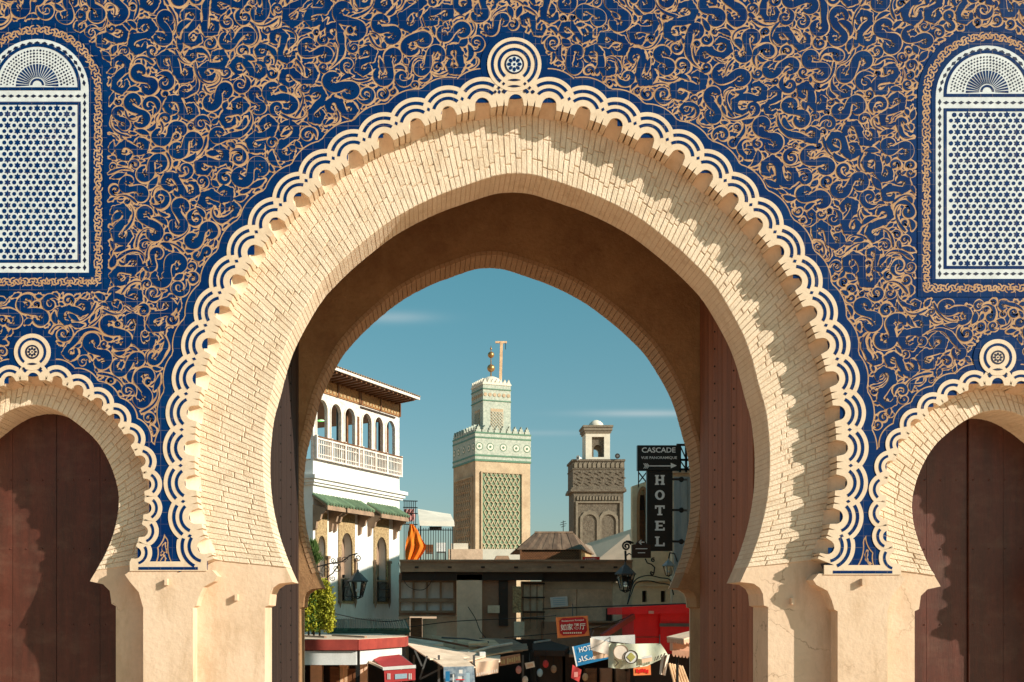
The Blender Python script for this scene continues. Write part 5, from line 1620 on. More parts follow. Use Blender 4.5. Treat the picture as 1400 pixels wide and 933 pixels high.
# ---------------------------------------------------------------- the tall green-and-ochre minaret
TH = R(20); MF = V_((math.cos(TH), math.sin(TH), 0)); MG = V_((-math.sin(TH), math.cos(TH), 0))
MCo = Q(650, 840, 98.0); MW = 5.4
def zz(py, D_): return CZ + (VPY-py)*D_/1500
tower = thing('minaret', (MCo.x, MCo.y, GZ), 'tall square minaret with green lattice panel, tiled band and gilded finial', 'minaret')
def MT(u, z, o=0.0): return V_((MCo.x, MCo.y, 0)) + MF*u - MG*o + V_((0, 0, z))           # on the front face
def ML(u, z, o=0.0): return V_((MCo.x, MCo.y, 0)) + MG*u - MF*o + V_((0, 0, z))           # on the left face
def mbox(u0, u1, v0, v1, z0, z1, mb=None):
    """block in the tower's own axes: u along the front, v going back"""
    c = V_((MCo.x, MCo.y, 0)) + MF*(u0+u1)/2 + MG*(v0+v1)/2 + V_((0, 0, (z0+z1)/2))
    return (mb or MB()).obox(c, MF*(u1-u0)/2, MG*(v1-v0)/2, V_((0, 0, (z1-z0)/2)))
Z1, Z2, Z3 = zz(630, 98), zz(592, 98), zz(582, 98)
mbox(0, MW, 0, MW, GZ, Z1).build('shaft', M['minaret_stone'], tower)
mbox(-0.04, MW+0.04, -0.04, MW+0.04, Z1, Z2).build('tile_band', M['minaret_tile'], tower)
for z0, z1, o in ((Z1-0.02, Z1+0.16, 0.07), (Z1+0.42, Z1+0.58, 0.07), (Z2-0.45, Z2-0.31, 0.07), (Z2-0.02, Z2+0.12, 0.07)):
    mbox(-o, MW+o, -o, MW+o, z0, z1).build('green_course', M['minaret_green'], tower)
for face in (MT, ML):
    for i in range(5):
        u = 0.15+(MW-0.3)*i/4*1.0
        if i in (0, 4): u = min(max(u, 0.36), MW-0.36)
        zc = (Z1+Z2)/2+0.05
        for r, m_, o in ((0.36, 'minaret_green', 0.05), (0.28, 'whitewash', 0.065), (0.12, 'minaret_green', 0.08)):
            pts = [(u+r*math.cos(2*math.pi*k/12+.13), zc+r*math.sin(2*math.pi*k/12+.13)) for k in range(12)]
            prism_map(pts, [], lambda a, b, t, face=face: face(a, b, t), 0.0, o).build('rosette', M[m_], tower)
# stepped merlons
for face, L in ((MT, MW), (ML, MW)):
    n = 9
    for i in range(n):
        u = L*(i+.5)/n; w = L/n*0.40
        pts = [(u-w, Z2+.12), (u+w, Z2+.12), (u+w, Z2+.34), (u+w*.62, Z2+.34), (u+w*.62, Z2+.56), (u+w*.25, Z2+.56), (u, Z2+.78), (u-w*.25, Z2+.56), (u-w*.62, Z2+.56), (u-w*.62, Z2+.34), (u-w, Z2+.34)]
        prism_map(pts, [], lambda a, b, t, face=face: face(a, b, t), -0.3, 0.04).build('merlon', M['minaret_tile'], tower)
# sunk lattice panels
def sebka(face, u0, u1, z0, z1, back, rib, name):
    prism_map([(u0, z0), (u1, z0), (u1, z1), (u0, z1)], [], lambda a, b, t: face(a, b, t), 0.0, 0.02).build(name+'_ground', M[back], tower)
    for (a0, a1, b0, b1) in ((u0-.12, u0, z0, z1+.12), (u1, u1+.12, z0, z1+.12), (u0, u1, z1, z1+.12)):
        prism_map([(a0, b0), (a1, b0), (a1, b1), (a0, b1)], [], lambda a, b, t: face(a, b, t), 0.0, 0.16).build('panel_frame', M['minaret_stone'], tower)
    nc = 9; cw = (u1-u0)/nc; per = cw*1.75
    mb = MB()
    for i in range(nc+1):
        for sgn in (-1, 1):
            pts = []; k = 0; z = z0
            while z < z1:
                ph = (z-z0)/per*2*math.pi
                x = u0 + cw*i + sgn*cw*0.5*(1-math.cos(ph))/2*1.0 + sgn*cw*0.07*math.sin(2*ph)
                if u0 <= x <= u1: pts.append((x, z))
                elif len(pts) > 1: break
                z += per/9
            for (xa_, za_), (xb_, zb_) in zip(pts, pts[1:]):
                if abs(xb_-xa_) < cw:
                    mb.bar(face(xa_, za_, 0.07+0.02*sgn), face(xb_, zb_, 0.07+0.02*sgn), 0.075, 0.08)
    mb.build(name, M[rib], tower, kind='stuff')
sebka(MT, 0.62, MW-0.92, zz(752, 98), zz(646, 98), 'lattice_green', 'lattice_rib', 'lattice_panel')
sebka(ML, 0.7, MW-0.6, zz(752, 98), zz(652, 98), 'minaret_stone', 'minaret_stone', 'lattice_panel')
# upper turret
U0, UW = 1.28, 2.75
zt0, zt1 = Z2, zz(524, 99.5)
mbox(U0, U0+UW, U0, U0+UW, zt0, zt1).build('turret', M['minaret_tile'], tower)
for z0, z1, m_ in ((zz(546, 99), zz(544.5, 99), 'minaret_green'), (zz(530, 99), zz(528.6, 99), 'minaret_green'), (zt1-.05, zt1+.08, 'whitewash')):
    mbox(U0-.05, U0+UW+.05, U0-.05, U0+UW+.05, z0, z1).build('turret_course', M[m_], tower)
def TT(u, z, o=0.0): return MT(U0+u, z, o-U0)
def TL(u, z, o=0.0): return ML(U0+u, z, o-U0)
for face in (TT, TL):
    for i in range(6):
        u = UW*(i+.5)/6; zc = zz(537, 99)
        pts = [(u+.17*math.cos(2*math.pi*k/10), zc+.17*math.sin(2*math.pi*k/10)) for k in range(10)]
        prism_map(pts, [], lambda a, b, t, face=face: face(a, b, t), 0.0, 0.04).build('rosette', M['minaret_stone'], tower)
    for i in range(7):
        u = UW*(i+.5)/7; w = UW/7*.5
        pts = [(u-w, zt1+.08), (u+w, zt1+.08), (u, zt1+.52), ]
        prism_map(pts, [], lambda a, b, t, face=face: face(a, b, t), -0.2, 0.02).build('turret_merlon', M['whitewash'], tower)
    prism_map([(0.75, zt0+.2), (UW-.75, zt0+.2), (UW-.75, zz(556, 99)), (.75, zz(556, 99))], [], lambda a, b, t, face=face: face(a, b, t), 0.0, 0.012).build('niche', M['minaret_stone'], tower)
    mb = MB()
    for i in range(5):
        for sgn in (-1, 1):
            for j in range(7):
                a = 0.8+1.15*(i/4); za_ = zt0+.3+j*.28
                p0, p1 = (a, za_), (a+sgn*.28, za_+.28)
                if .75 < p1[0] < UW-.75 and p1[1] < zz(556, 99): mb.bar(face(*p0, .03), face(*p1, .03), .06, .05)
    mb.build('niche_lattice', M['minaret_tile'], tower, kind='stuff')
cen = V_((MCo.x, MCo.y, 0)) + MF*(U0+UW/2) + MG*(U0+UW/2)
MB().lathe(cen + UZ*(zt1+.05), [(1.1, 0), (1.08, .25), (.95, .5), (.7, .74), (.35, .9), (.05, .96)], 18).build('dome', M['whitewash'], tower, smooth=True)
zd = zt1+.95
MB().tube([cen + UZ*zd, cen + UZ*zz(468, 100)], [.07, .03], 6).build('finial_rod', M['gilt'], tower)
for y, r in ((499, 0.36), (480.5, 0.30), (472, 0.10)): MB().ball(cen + UZ*zz(y, 100), r, 14, 10).build('finial_ball', M['gilt'], tower, smooth=True)
pc = cen + MF*1.02 + MG*0.2
MB().bar(pc + UZ*zt1, pc + UZ*zz(461, 100) + V_((.12, 0, 0)), 0.26).build('flag_mast', M['tan_board'], tower)
MB().bar(pc + UZ*zz(461, 100) + V_((-.45, 0, 0)), pc + UZ*zz(461, 100) + V_((.62, 0, 0)), 0.2, 0.16).build('mast_crossbar', M['tan_board'], tower)
MB().bar(pc + UZ*zz(462, 100) + V_((.5, 0, 0)), pc + UZ*zz(471, 100) + V_((.5, 0, 0)), 0.05).build('mast_hook', M['iron'], tower)

# ---------------------------------------------------------------- the shorter weathered minaret
D2 = 112.0
t2 = thing('minaret', ground_at(818, D2), 'shorter weathered grey stone minaret with white domed lantern', 'minaret')
rbox(784.5, 672, 852.5, 935, D2, 3.9).build('shaft', M['minaret_grey'], t2)
rbox(783.3, 630.5, 853.7, 667, D2-.06, 4.0).build('upper_shaft', M['minaret_grey'], t2)
for y0, y1, o in ((666.5, 669, 1.5), (669, 672.2, 2.6), (628, 630.8, 1.0), (640.5, 642, 0.4)):
    rbox(783-o, y0, 854+o, y1, D2-.1-o*.05, 4.1+o*.1).build('moulding', M['minaret_grey'], t2)
fz = Q(0, 0, D2).y
def F2(px, py, o=0.0): p = Q(px, py, D2); return V_((p.x, p.y-o, p.z))
for i in range(11):
    px = 787+i*6.3
    prism_map([(px-2.2, 640), (px-2.2, 634.5), (px, 632), (px+2.2, 634.5), (px+2.2, 640)], [], lambda a, b, t: F2(a, b, t), 0.0, 0.16).build('blind_arch', M['minaret_trim'], t2)
for i in range(5):
    for j in range(3):
        px, py = 791+i*14, 647+j*7
        pts = [(px-6+(3 if j % 2 else 0), py), (px+(3 if j % 2 else 0), py-3), (px+6+(3 if j % 2 else 0), py), (px+(3 if j % 2 else 0), py+3)]
        inn = [(px+(3 if j % 2 else 0)+(x-px-(3 if j % 2 else 0))*.6, py+(y-py)*.6) for x, y in pts]
        prism_map(pts, [inn], lambda a, b, t: F2(a, b, t), 0.0, 0.13).build('relief', M['minaret_grey'], t2)
for (a0, b0, a1, b1) in ((787, 686, 850, 688), (787, 688, 790, 800), (847, 688, 850, 800)):
    prism_map([(a0, b0), (a1, b0), (a1, b1), (a0, b1)], [], lambda a, b, t: F2(a, b, t), 0.0, 0.16).build('panel_frame', M['minaret_trim'], t2)
for i in range(14):
    px = 790+i*4.3
    prism_map([(px-1.2, 684), (px-1.2, 680), (px, 678), (px+1.2, 680), (px+1.2, 684)], [], lambda a, b, t: F2(a, b, t), 0.0, 0.12).build('blind_arch', M['minaret_trim'], t2)
for c0, w in ((806, 13), (832, 13)):
    ou = [(c0-w, 800), (c0-w, 712)] + [(c0-w*math.cos(math.pi*i/10), 712-13*math.sin(math.pi*i/10)-1.6*abs(math.sin(5*math.pi*i/10))) for i in range(1, 10)] + [(c0+w, 712), (c0+w, 800)]
    inn = [(c0+w-3.2, 799), (c0+w-3.2, 713)] + [(c0+(w-3.2)*math.cos(math.pi*i/10), 713-9.5*math.sin(math.pi*i/10)) for i in range(1, 10)] + [(c0-w+3.2, 713), (c0-w+3.2, 799)]
    prism_map(ou + [(c0+w-.01, 800.2)] + inn + [(c0-w+.01, 800.1)], [], lambda a, b, t: F2(a, b, t), 0.0, 0.12).build('arch_relief', M['minaret_trim'], t2)
# lantern turret with a real opening
lx0, lx1 = Q(802.5, 0, D2).x, Q(836, 0, D2).x; zl0, zl1 = Q(0, 628, D2).z, Q(0, 590, D2).z
lw = lx1-lx0; ly = fz+0.9
o0, o1 = Q(811, 0, D2).x-lx0, Q(828, 0, D2).x-lx0
zo0, zo1 = Q(0, 623.5, D2).z, Q(0, 595.5, D2).z
for yy0 in (ly, ly+lw-.3):
    prism_map([(0, zl0), (lw, zl0), (lw, zl1), (0, zl1)], [round_arch(o0+.25, o1-.25, zo0, zo0+.75)] if yy0 > ly else [[(o0, zo0), (o1, zo0), (o1, zo1), (o0, zo1)]],
              lambda a, b, t, y=yy0: V_((lx0+a, y+t, b)), 0.0, 0.3).build('turret_wall', M['whitewash'], t2)
for xs in (lx0, lx1-.3):
    MB().box((xs, ly+.3, zl0), (xs+.3, ly+lw-.3, zl1)).build('turret_wall', M['whitewash'], t2)
prism_map([(o0, zo0), (o1, zo0), (o1, zo1), (o0, zo1)], [round_arch(o0+.22, o1-.22, zo0+.02, zo0+.9)], lambda a, b, t: V_((lx0+a, ly+.28+t, b)), 0.0, 0.12).build('niche', M['minaret_grey'], t2)
zc0 = Q(0, 590, D2).z
for i, (z0, z1, o) in enumerate(((zc0, zc0+.22, .12), (zc0+.22, zc0+.55, .22), (zc0+.55, zc0+.75, .30))):
    MB().box((lx0-o, ly-o, z0), (lx1+o, ly+lw+o, z1)).build('turret_cornice', M['minaret_trim'], t2)
MB().lathe(V_(((lx0+lx1)/2, ly+lw/2, zc0+.72)), [(.82, 0), (.80, .2), (.68, .45), (.45, .66), (.2, .78), (.02, .82)], 18).build('dome', M['whitewash'], t2, smooth=True)
def loudspeaker(px, py, face, m, label):
    c_ = Q(px, py, D2-.2); t = thing('loudspeaker', c_ + V_((0, 0, -.3)), label, 'loudspeaker')
    d = V_(face).normalized()
    pts = [c_ - d*.3, c_ - d*.1, c_ + d*.06, c_ + d*.16]
    MB().tube(pts, [.08, .10, .22, .27], 16).build('horn', m, t, smooth=False)
    MB().tube([c_ + d*.161, c_ + d*.17], [.12, .10], 12).build('driver', M['lamp_grey'], t)
    MB().bar(c_ + V_((0, .05, -.28)), c_ + V_((0, .05, 0)), .05).build('stand', M['iron'], t)
loudspeaker(843.6, 624, (0.1, -1, 0), M['iron'], 'dark round loudspeaker right of the white domed lantern')
loudspeaker(791.5, 626.5, (-.7, -.5, 0), M['white_paint'], 'white loudspeaker left of the white domed lantern')

# ---------------------------------------------------------------- right side of the street
crm = thing('cream_house', ground_at(895, 40), 'cream plastered house behind the vertical hotel sign', 'house')
ca, cb = Q(864.5, 0, 40).x, Q(930, 0, 40).x
pr = [(ca, GZ), (cb+3, GZ), (cb+3, Q(0, 655, 40).z), (Q(885, 0, 40).x, Q(0, 658, 40).z), (ca, Q(0, 665, 40).z)]
wa, wb = Q(874, 0, 40).x, Q(883.5, 0, 40).x
wz0, wz1 = Q(0, 742, 40).z, Q(0, 690, 40).z
sw0 = [(Q(878.5, 0, 40).x, 808, 823), (Q(904, 0, 40).x, 808, 823)]
hl = [pointed_arch(wa, wb, wz0, wz1, .55)]
for px in (878, 903.5): a, b = Q(px, 823.5, 40), Q(px+6.5, 808, 40); hl.append([(a.x, a.z), (b.x, a.z), (b.x, b.z), (a.x, b.z)])
prism_map(pr, hl, lambda u, v, t: V_((u, 25.0+t, v)), 0.0, 0.3).build('wall', M['cream_wall'], crm)
bm_ = MB(); fp = [(ca+.03, 25.4), (cb+3.5, 25.4), (cb+4.5, 37.0), (8.7, 37.0)]
bm_.add([V_((x, y, GZ)) for x, y in fp] + [V_((x, y, Q(0, 668, 40).z)) for x, y in fp], [(0, 1, 2, 3), (7, 6, 5, 4), (0, 4, 5, 1), (1, 5, 6, 2), (2, 6, 7, 3), (3, 7, 4, 0)]); bm_.build('body', M['cream_wall'], crm)
MB().box((ca+.1, 25.28, GZ+1), (cb+2.5, 25.34, Q(0, 676, 40).z)).build('dark_room', M['dark_room'], crm)
prism_map(pointed_arch(wa-.09, wb+.09, wz0-.05, wz1, .66), [pointed_arch(wa+.005, wb-.005, wz0+.03, wz1, .54)], lambda u, v, t: V_((u, 25.0+t, v)), -.05, 0.0).build('window_rim', mat('ochre_rim', (0.36, 0.20, 0.10), 0.9), crm)
MB().box((wa-.05, 25.24, wz0), (wb+.05, 25.27, wz0+1.2)).build('shutter', M['brown_wood'], crm)
for y0, y1, o in ((792, 795, .12), (800, 802, .07)):
    rbox(866, y0, 925, y1, 40-o, o+.0).build('string_course', M['cream_wall'], crm)
blu = thing('sheeted_building', ground_at(940, 39), 'pale blue-grey sheeted building right of the hotel sign', 'building')
rbox(919, 646, 990, 840, 38.4, 0.3).build('wall', M['pale_stone'], blu)
rbox(918.5, 838, 990, 960, 38.4, 0.3).build('lower_wall', M['cream_wall'], blu)
for i in range(6):
    rbox(922+i*9, 652, 930.6+i*9, 790, 38.35-.03*(i % 2), .06).build('sheet', M['bluegrey_wall'], blu)
rbox(917.5, 643.5, 992, 647, 38.2, 0.6).build('coping', M['concrete'], blu)
row = thing('added_shade_house', (12, 14, GZ), 'unseen cream house added behind the right pier to shade the lane', 'house')  # added out of view, sized to throw shade over the lane
MB().box((8.5, 10.3, GZ), (16, 22.4, 9.2)).build('wall', M['cream_wall'], row)
MB().box((8.35, 10.15, 9.2), (16.1, 22.5, 9.5)).build('parapet', M['cream_wall'], row)
for i in range(4):
    MB().box((8.46, 11+i*2.9, 4.2), (8.5, 12.1+i*2.9, 6.0)).build('window', M['dark_room'], row)
    MB().box((8.44, 10.9+i*2.9, 4.08), (8.5, 12.2+i*2.9, 4.198)).build('sill', M['pale_stone'], row)

# ---------------------------------------------------------------- hotel sign
HSD = 35.0
hs = thing('hotel_sign', Q(902, 754, HSD), 'tall black sign reading HOTEL below a black CASCADE arrow board', 'sign')
rbox(884.5, 643.6, 919.5, 753.5, HSD, 0.16).build('vertical_board', M['sign_black'], hs)
rbox(871.6, 609, 929.7, 643.4, HSD-.06, 0.16).build('arrow_board', M['sign_black'], hs)
kh = HSD/1500
def slab_letter(ch, px, py, w, h):
    """white slab-serif capital centred on a picture point"""
    st_, th = w*.26, h*.17
    R_ = []
    x0, x1, y0, y1 = -w/2, w/2, -h/2, h/2
    if ch == 'H': R_ = [(x0+.08*w, x0+.08*w+st_, y0, y1), (x1-.08*w-st_, x1-.08*w, y0, y1), (x0+.3*w, x1-.3*w, -th/2, th/2)] + [(a, a+.42*w, b, b+th*.8) for a in (x0, x1-.42*w) for b in (y0, y1-th*.8)]
    if ch == 'T': R_ = [(-st_/2, st_/2, y0, y1), (x0, x1, y0, y0+th), (x0, x0+th*.9, y0, y0+h*.34), (x1-th*.9, x1, y0, y0+h*.34), (-.26*w, .26*w, y1-th*.8, y1)]
    if ch == 'E': R_ = [(x0+.1*w, x0+.1*w+st_, y0, y1), (x0, x1, y0, y0+th), (x0, x1, y1-th, y1), (x0+.2*w, x1-.22*w, -th/2, th/2), (x1-th*.9, x1, y0, y0+h*.3), (x1-th*.9, x1, y1-h*.3, y1)]
    if ch == 'L': R_ = [(x0+.12*w, x0+.12*w+st_, y0, y1), (x0, x1, y1-th, y1), (x0, x0+.48*w, y0, y0+th*.8), (x1-th*.9, x1, y1-h*.36, y1)]
    if ch == 'O':
        n = 24; ou = [(px+w*.5*math.cos(2*math.pi*i/n), py+h*.5*math.sin(2*math.pi*i/n)) for i in range(n)]; inn = [(px+w*.24*math.cos(2*math.pi*i/n), py+h*.33*math.sin(2*math.pi*i/n)) for i in range(n)]
        return prism_map(ou, [inn], lambda a, b, t: Q(a, b, HSD) + V_((0, t, 0)), -.02, 0.0).build('letter', M['letter'], hs)
    mb = MB()
    for i, (a, b, c_, d_) in enumerate(R_):
        p, q = Q(px+a, py+c_, HSD), Q(px+b, py+d_, HSD); mb.box((p.x, p.y-.018-.0012*i, p.z), (q.x, p.y, q.z))
    mb.build('letter', M['letter'], hs, normals=True)
for ch, y in (('H', 656.5), ('O', 677), ('T', 698), ('E', 719), ('L', 740.5)):
    slab_letter(ch, 902, y, 13.2, 13.4)
text_mesh('CASCADE', 7.2*kh, Q(900.5, 615.5, HSD-.075), M['letter'], hs, bold=0.018, width=46*kh)
text_mesh('VUE PANORAMIQUE', 4.2*kh, Q(901, 626.3, HSD-.075), M['letter'], hs, bold=0.012, width=49*kh)
ar = MB(); ar.bar(Q(881, 637.3, HSD-.07), Q(918, 637.3, HSD-.07), .02, .03)
for i in range(3):
    x = 880+i*2.2
    for s in (-1, 1): ar.bar(Q(x, 637.3+s*3.4, HSD-.07), Q(x+3, 637.3, HSD-.07), .02, .022)
pA = [Q(916.5, 633.6, HSD), Q(924.5, 637.3, HSD), Q(916.5, 641, HSD)]
ar.prism([V_((p.x, 0, p.z)) for p in pA], pA[0].y-.085, pA[0].y-.06)
ar.build('arrow', M['letter'], hs, kind='stuff')
for y in (655.5, 697.5, 740.5):
    MB().bar(Q(919, y, HSD+.08), Q(938, y+.5, HSD+3.2), .07).build('bracket', M['iron'], hs)
    MB().ball(Q(931.5, y+.2, HSD+.9), .09, 8, 6).build('bracket_knob', M['iron'], hs)
    MB().bar(Q(919, y, HSD+.1), Q(933, y, HSD+.1), .06).build('bracket', M['iron'], hs)
sc_ = MB()
for x in (929.5, 938, 950): sc_.bar(Q(x, 608, HSD+1.4), Q(x, 646, HSD+1.4), .07)
for y in (608.5, 629, 642): sc_.bar(Q(925, y, HSD+1.4), Q(958, y, HSD+1.4), .07)
for a, b in (((930, 610), (938, 628)), ((938, 610), (950, 628)), ((930, 630), (938, 642)), ((938, 642), (950, 630)), ((873, 646), (884, 660)), ((884, 646), (873, 660))): sc_.bar(Q(*a, HSD+1.4), Q(*b, HSD+1.4), .035)
for x in (873, 884): sc_.bar(Q(x, 644, HSD+1.4), Q(x, 666, HSD+4.9), .04)
sc_.build('scaffold', M['iron'], hs, kind='stuff')
bs = thing('arched_brown_sign', Q(877, 764, 34), 'small dark brown arch-topped sign with white arrow under the hotel sign', 'sign')
ap = [(864, 763), (864, 747)] + [(877-13*math.cos(math.pi*i/10)*(.62 if 0 < i < 10 else 1), 747-(2 if i in (0, 10) else 0)-9*math.sin(math.pi*i/10)) for i in range(11)] + [(890, 747), (890, 763)]
prism_map(ap, [], lambda a, b, t: Q(a, b, 34) + V_((0, t, 0)), 0.0, 0.06).build('board', M['sign_brown'], bs)
aw_ = MB(); aw_.bar(Q(874, 741.5, 33.97), Q(881, 741.5, 33.97), .012, .03)
for s in (-1, 1): aw_.bar(Q(873.5, 741.5, 33.97), Q(877, 741.5+s*3, 33.97), .012, .03)
aw_.build('arrow', M['white_paint'], bs, kind='stuff')
for y, w in ((750.5, 8), (756, 5)):
    MB().bar(Q(877-w, y, 33.97), Q(877+w, y, 33.97), .01, .022).build('print_line', M['letter'], bs)
sb_ = MB()
sb_.tube(spiral(Q(856.5, 747, 34), 6.5*34/1500, 1.7, 0.4, UX, UZ, sgn=1), .03, 6)
sb_.tube([Q(856, 740.5, 34), Q(861, 740.5, 34), Q(866, 743, 34)], .03, 6)
sb_.tube([Q(855, 753, 34), Q(855.5, 767, 34)], .035, 6)
sb_.tube([Q(882, 764, 34), Q(885, 770, 34), Q(891, 772, 34), Q(895, 776, 34), Q(894, 784, 34)], .022, 5)
sb_.tube(spiral(Q(893, 766, 34), 3*34/1500, 1.3, 1, UX, UZ), .02, 5); sb_.tube(spiral(Q(892, 784, 34), 3*34/1500, 1.3, 2, UX, UZ), .02, 5)
sb_.build('scroll_bracket', M['iron'], bs, kind='stuff')
# two wall lanterns
def wall_lantern(px, py, D_, s, cap, label, arm):
    c_ = Q(px, py, D_); t = thing('wall_lantern', c_ + V_((0, 0, -s)), label, 'lantern')
    lantern_body(t, c_, s, cap, M['iron'])
    mb = MB(); pts = [Q(a, b, d) for a, b, d in arm]; mb.tube(pts + [c_], .022, 6); mb.build('arm', M['iron'], t)
wall_lantern(855, 769, 35.0, 0.95, M['lamp_grey'], 'dark six-sided lantern at the right end of the long dark roof', [(866, 760, 36.5), (860, 757, 35.6), (856, 760, 35.0)])
wall_lantern(914, 764, 36.0, 0.58, M['bluegrey_wall'], 'blue-topped lantern on the cream house below the hotel sign', [(926, 768, 38.3), (922, 757, 37.0), (916, 756, 36.0)])
# loose cables on the cream house
cb_ = MB()
def cable(mb, pts, r): mb.tube(smooth_path3(pts, 24), r, 5)
def smooth_path3(pts, n):
    out = []; L = len(pts)-1
    for i in range(n+1):
        t = i/n*L; k = min(int(t), L-1); u = t-k
        p0, p1, p2, p3 = pts[max(k-1, 0)], pts[k], pts[k+1], pts[min(k+2, L)]
        out.append(.5*((2*p1)+(p2-p0)*u+(2*p0-5*p1+4*p2-p3)*u*u+(3*p1-p0-3*p2+p3)*u**3))
    return out
for dy in (0, 7.5):
    cable(cb_, [Q(858, 826, 36), Q(863, 805+dy, 37), Q(870, 792+dy*.7, 38), Q(886, 787+dy, 39.3), Q(902, 790+dy, 39.3), Q(916, 793+dy, 38.2), Q(921, 806+dy, 38.2)], .022)
wire = cb_.build('cable_bundle', M['iron'], None, origin=Q(880, 800, 39)); tag(wire, 'black cables sagging across the cream house above the red kiosk', 'cable')
wc = MB(); cable(wc, [Q(742, 833, 40), Q(800, 830.5, 37), Q(870, 828, 33), Q(950, 825.5, 29)], .022)
tag(wc.build('overhead_wire', M['iron'], None, origin=Q(800, 830, 37)), 'thin black wire stretched above the red kiosk', 'wire')
# ---------------------------------------------------------------- red kiosk
kd = 30.0
rk = thing('red_kiosk', ground_at(905, kd), 'bright red sheet-metal kiosk with overhanging top on the right', 'kiosk')
f = MB(); fo = [Q(850.5, 830.5, kd-.4), Q(960, 825, kd-.4), Q(960, 838, kd-.4), Q(850.5, 840.5, kd-.4)]
f.prism([V_((p.x, 0, p.z)) for p in fo], fo[0].y, fo[0].y+2.4); f.build('top', M['red_paint'], rk)
rbox(866.5, 839, 960, 880, kd, 1.8).build('body', M['red_paint'], rk)
rbox(903, 838.5, 960, 894, kd-.14, .13).build('side_panel', M['red_paint'], rk)
rbox(902, 852.5, 960, 857, kd-.2, .055).build('rail', M['lamp_grey'], rk)
rbox(867, 870.5, 903, 872, kd-.02, .018).build('seam', M['red_board'], rk)
rbox(887, 835.5, 894, 839.3, kd-.45, .045).build('clip', M['pink_cloth'], rk)
MB().bar(Q(823, 871, 28.5), Q(866, 843, 29.6), .10, .14).build('stay', M['red_board'], rk)
MB().box(Q(868, 880, kd+.1), Q(958, 1000, kd+1.6)).build('counter', M['dark_room'], rk)

# ---------------------------------------------------------------- signs and banners of the lane
def tilted_board(par, pts, D_, t, m, name='board'):
    ps = [Q(x, y, D_) for x, y in pts]
    return MB().prism([V_((p.x, 0, p.z)) for p in ps], ps[0].y, ps[0].y+t).build(name, m, par)
cs = thing('restaurant_sign', Q(783, 873, 29), 'red and orange restaurant sign with white Chinese characters', 'sign')
tilted_board(cs, [(760, 844.5), (803.5, 842), (806, 869.5), (762.5, 873)], 29, .05, M['orange_paint'])
oct_ = [(765, 849), (769, 845.6), (797, 844), (801.5, 847), (802.8, 862), (799, 867.5), (770, 869.3), (765.8, 866)]
tilted_board(cs, oct_, 28.98, .018, M['red_board'] if False else mat('deep_red_print', (0.42, 0.015, 0.025), 0.6, bump=0, fine=0), 'panel')
kc = 29/1500; rr_ = R(3.3)
text_mesh('Restaurant Renejad', 2.9*kc, Q(783, 848.8, 28.97), M['white_paint'], cs, roll=rr_, bold=0.012, width=30*kc)
text_mesh('如家餐厅', 9.0*kc, Q(783.5, 857.2, 28.97), M['white_paint'], cs, roll=rr_, bold=0.014, width=34*kc)
text_mesh('CHINESE RESTAURANT', 2.4*kc, Q(784, 865, 28.97), M['awning_white'], cs, roll=rr_, bold=0.01, width=28*kc) if False else None
for i in range(9):
    x = 771+i*2.9; MB().obox(Q(x, 865.6-.16*(i-4)*.35, 28.972), UX*(.95*kc), V_((0, .004, 0)), UZ*(1.0*kc)).build('print_mark', M['awning_white'], cs)
MB().tube([Q(783, 842, 29.03), Q(783, 826, 30)], .012, 5).build('hanger', M['iron'], cs)
hb = thing('blue_hotel_sign', Q(808, 912, 28), 'tilted blue HOTEL sign with white Arabic lettering', 'sign')
tilted_board(hb, [(782.5, 884.5), (832, 873), (836, 900), (788, 911.5)], 28, .04, M['blue_paint'])
tilted_board(hb, [(782.3, 884.4), (784, 884.1), (789.5, 911), (787.8, 911.6)], 27.98, .015, M['white_paint'], 'edge')
kb = 28/1500
text_mesh('HOTEL', 7.2*kb, Q(803.5, 886.5, 27.97), M['white_paint'], hb, roll=R(12.5), bold=0.01, width=24*kb)
text_mesh('\ufea9\ufe8e\ufedc\ufeb3\ufe8e\ufedb', 7.5*kb, Q(806, 898.6, 27.97), M['white_paint'], hb, roll=R(12.5), bold=0.012, width=34*kb)
MB().tube([Q(808, 879, 28.05), Q(808, 860, 29.5)], .012, 5).build('hanger', M['iron'], hb)

def banner_sheet(name, top, bot, D_, m, par, sag=.05, n=18, rows=6):
    """cloth between two poly-lines (picture points), gently rippled"""
    def at_(pl, t):
        k = min(int(t*(len(pl)-1)), len(pl)-2); u = t*(len(pl)-1)-k
        return (pl[k][0]+(pl[k+1][0]-pl[k][0])*u, pl[k][1]+(pl[k+1][1]-pl[k][1])*u)
    vs = []
    for j in range(rows+1):
        for i in range(n+1):
            a, b = at_(top, i/n), at_(bot, i/n); v = j/rows
            p = Q(a[0]+(b[0]-a[0])*v, a[1]+(b[1]-a[1])*v, D_)
            p.y += sag*math.sin(i*.9+j*.5) + sag*.6*math.sin(i*.37+1)
            vs.append(p)
    N = n+1; fs = [(j*N+i, j*N+i+1, (j+1)*N+i+1, (j+1)*N+i) for j in range(rows) for i in range(n)]
    mb = MB(); mb.add(vs, fs); mb.add([v+V_((0, .008, 0)) for v in vs], [tuple(reversed(q)) for q in fs])
    return mb.build(name, m, par, smooth=True, normals=False)
bn = thing('printed_banner', Q(865, 915, 26), 'long pale green printed banner sagging in front of the red kiosk', 'banner')
banner_sheet('cloth', [(833, 879), (850, 880.5), (903, 880)], [(832, 913), (850, 915), (885, 911), (914, 896)], 26, M['banner'], bn)
kbn = 26/1500
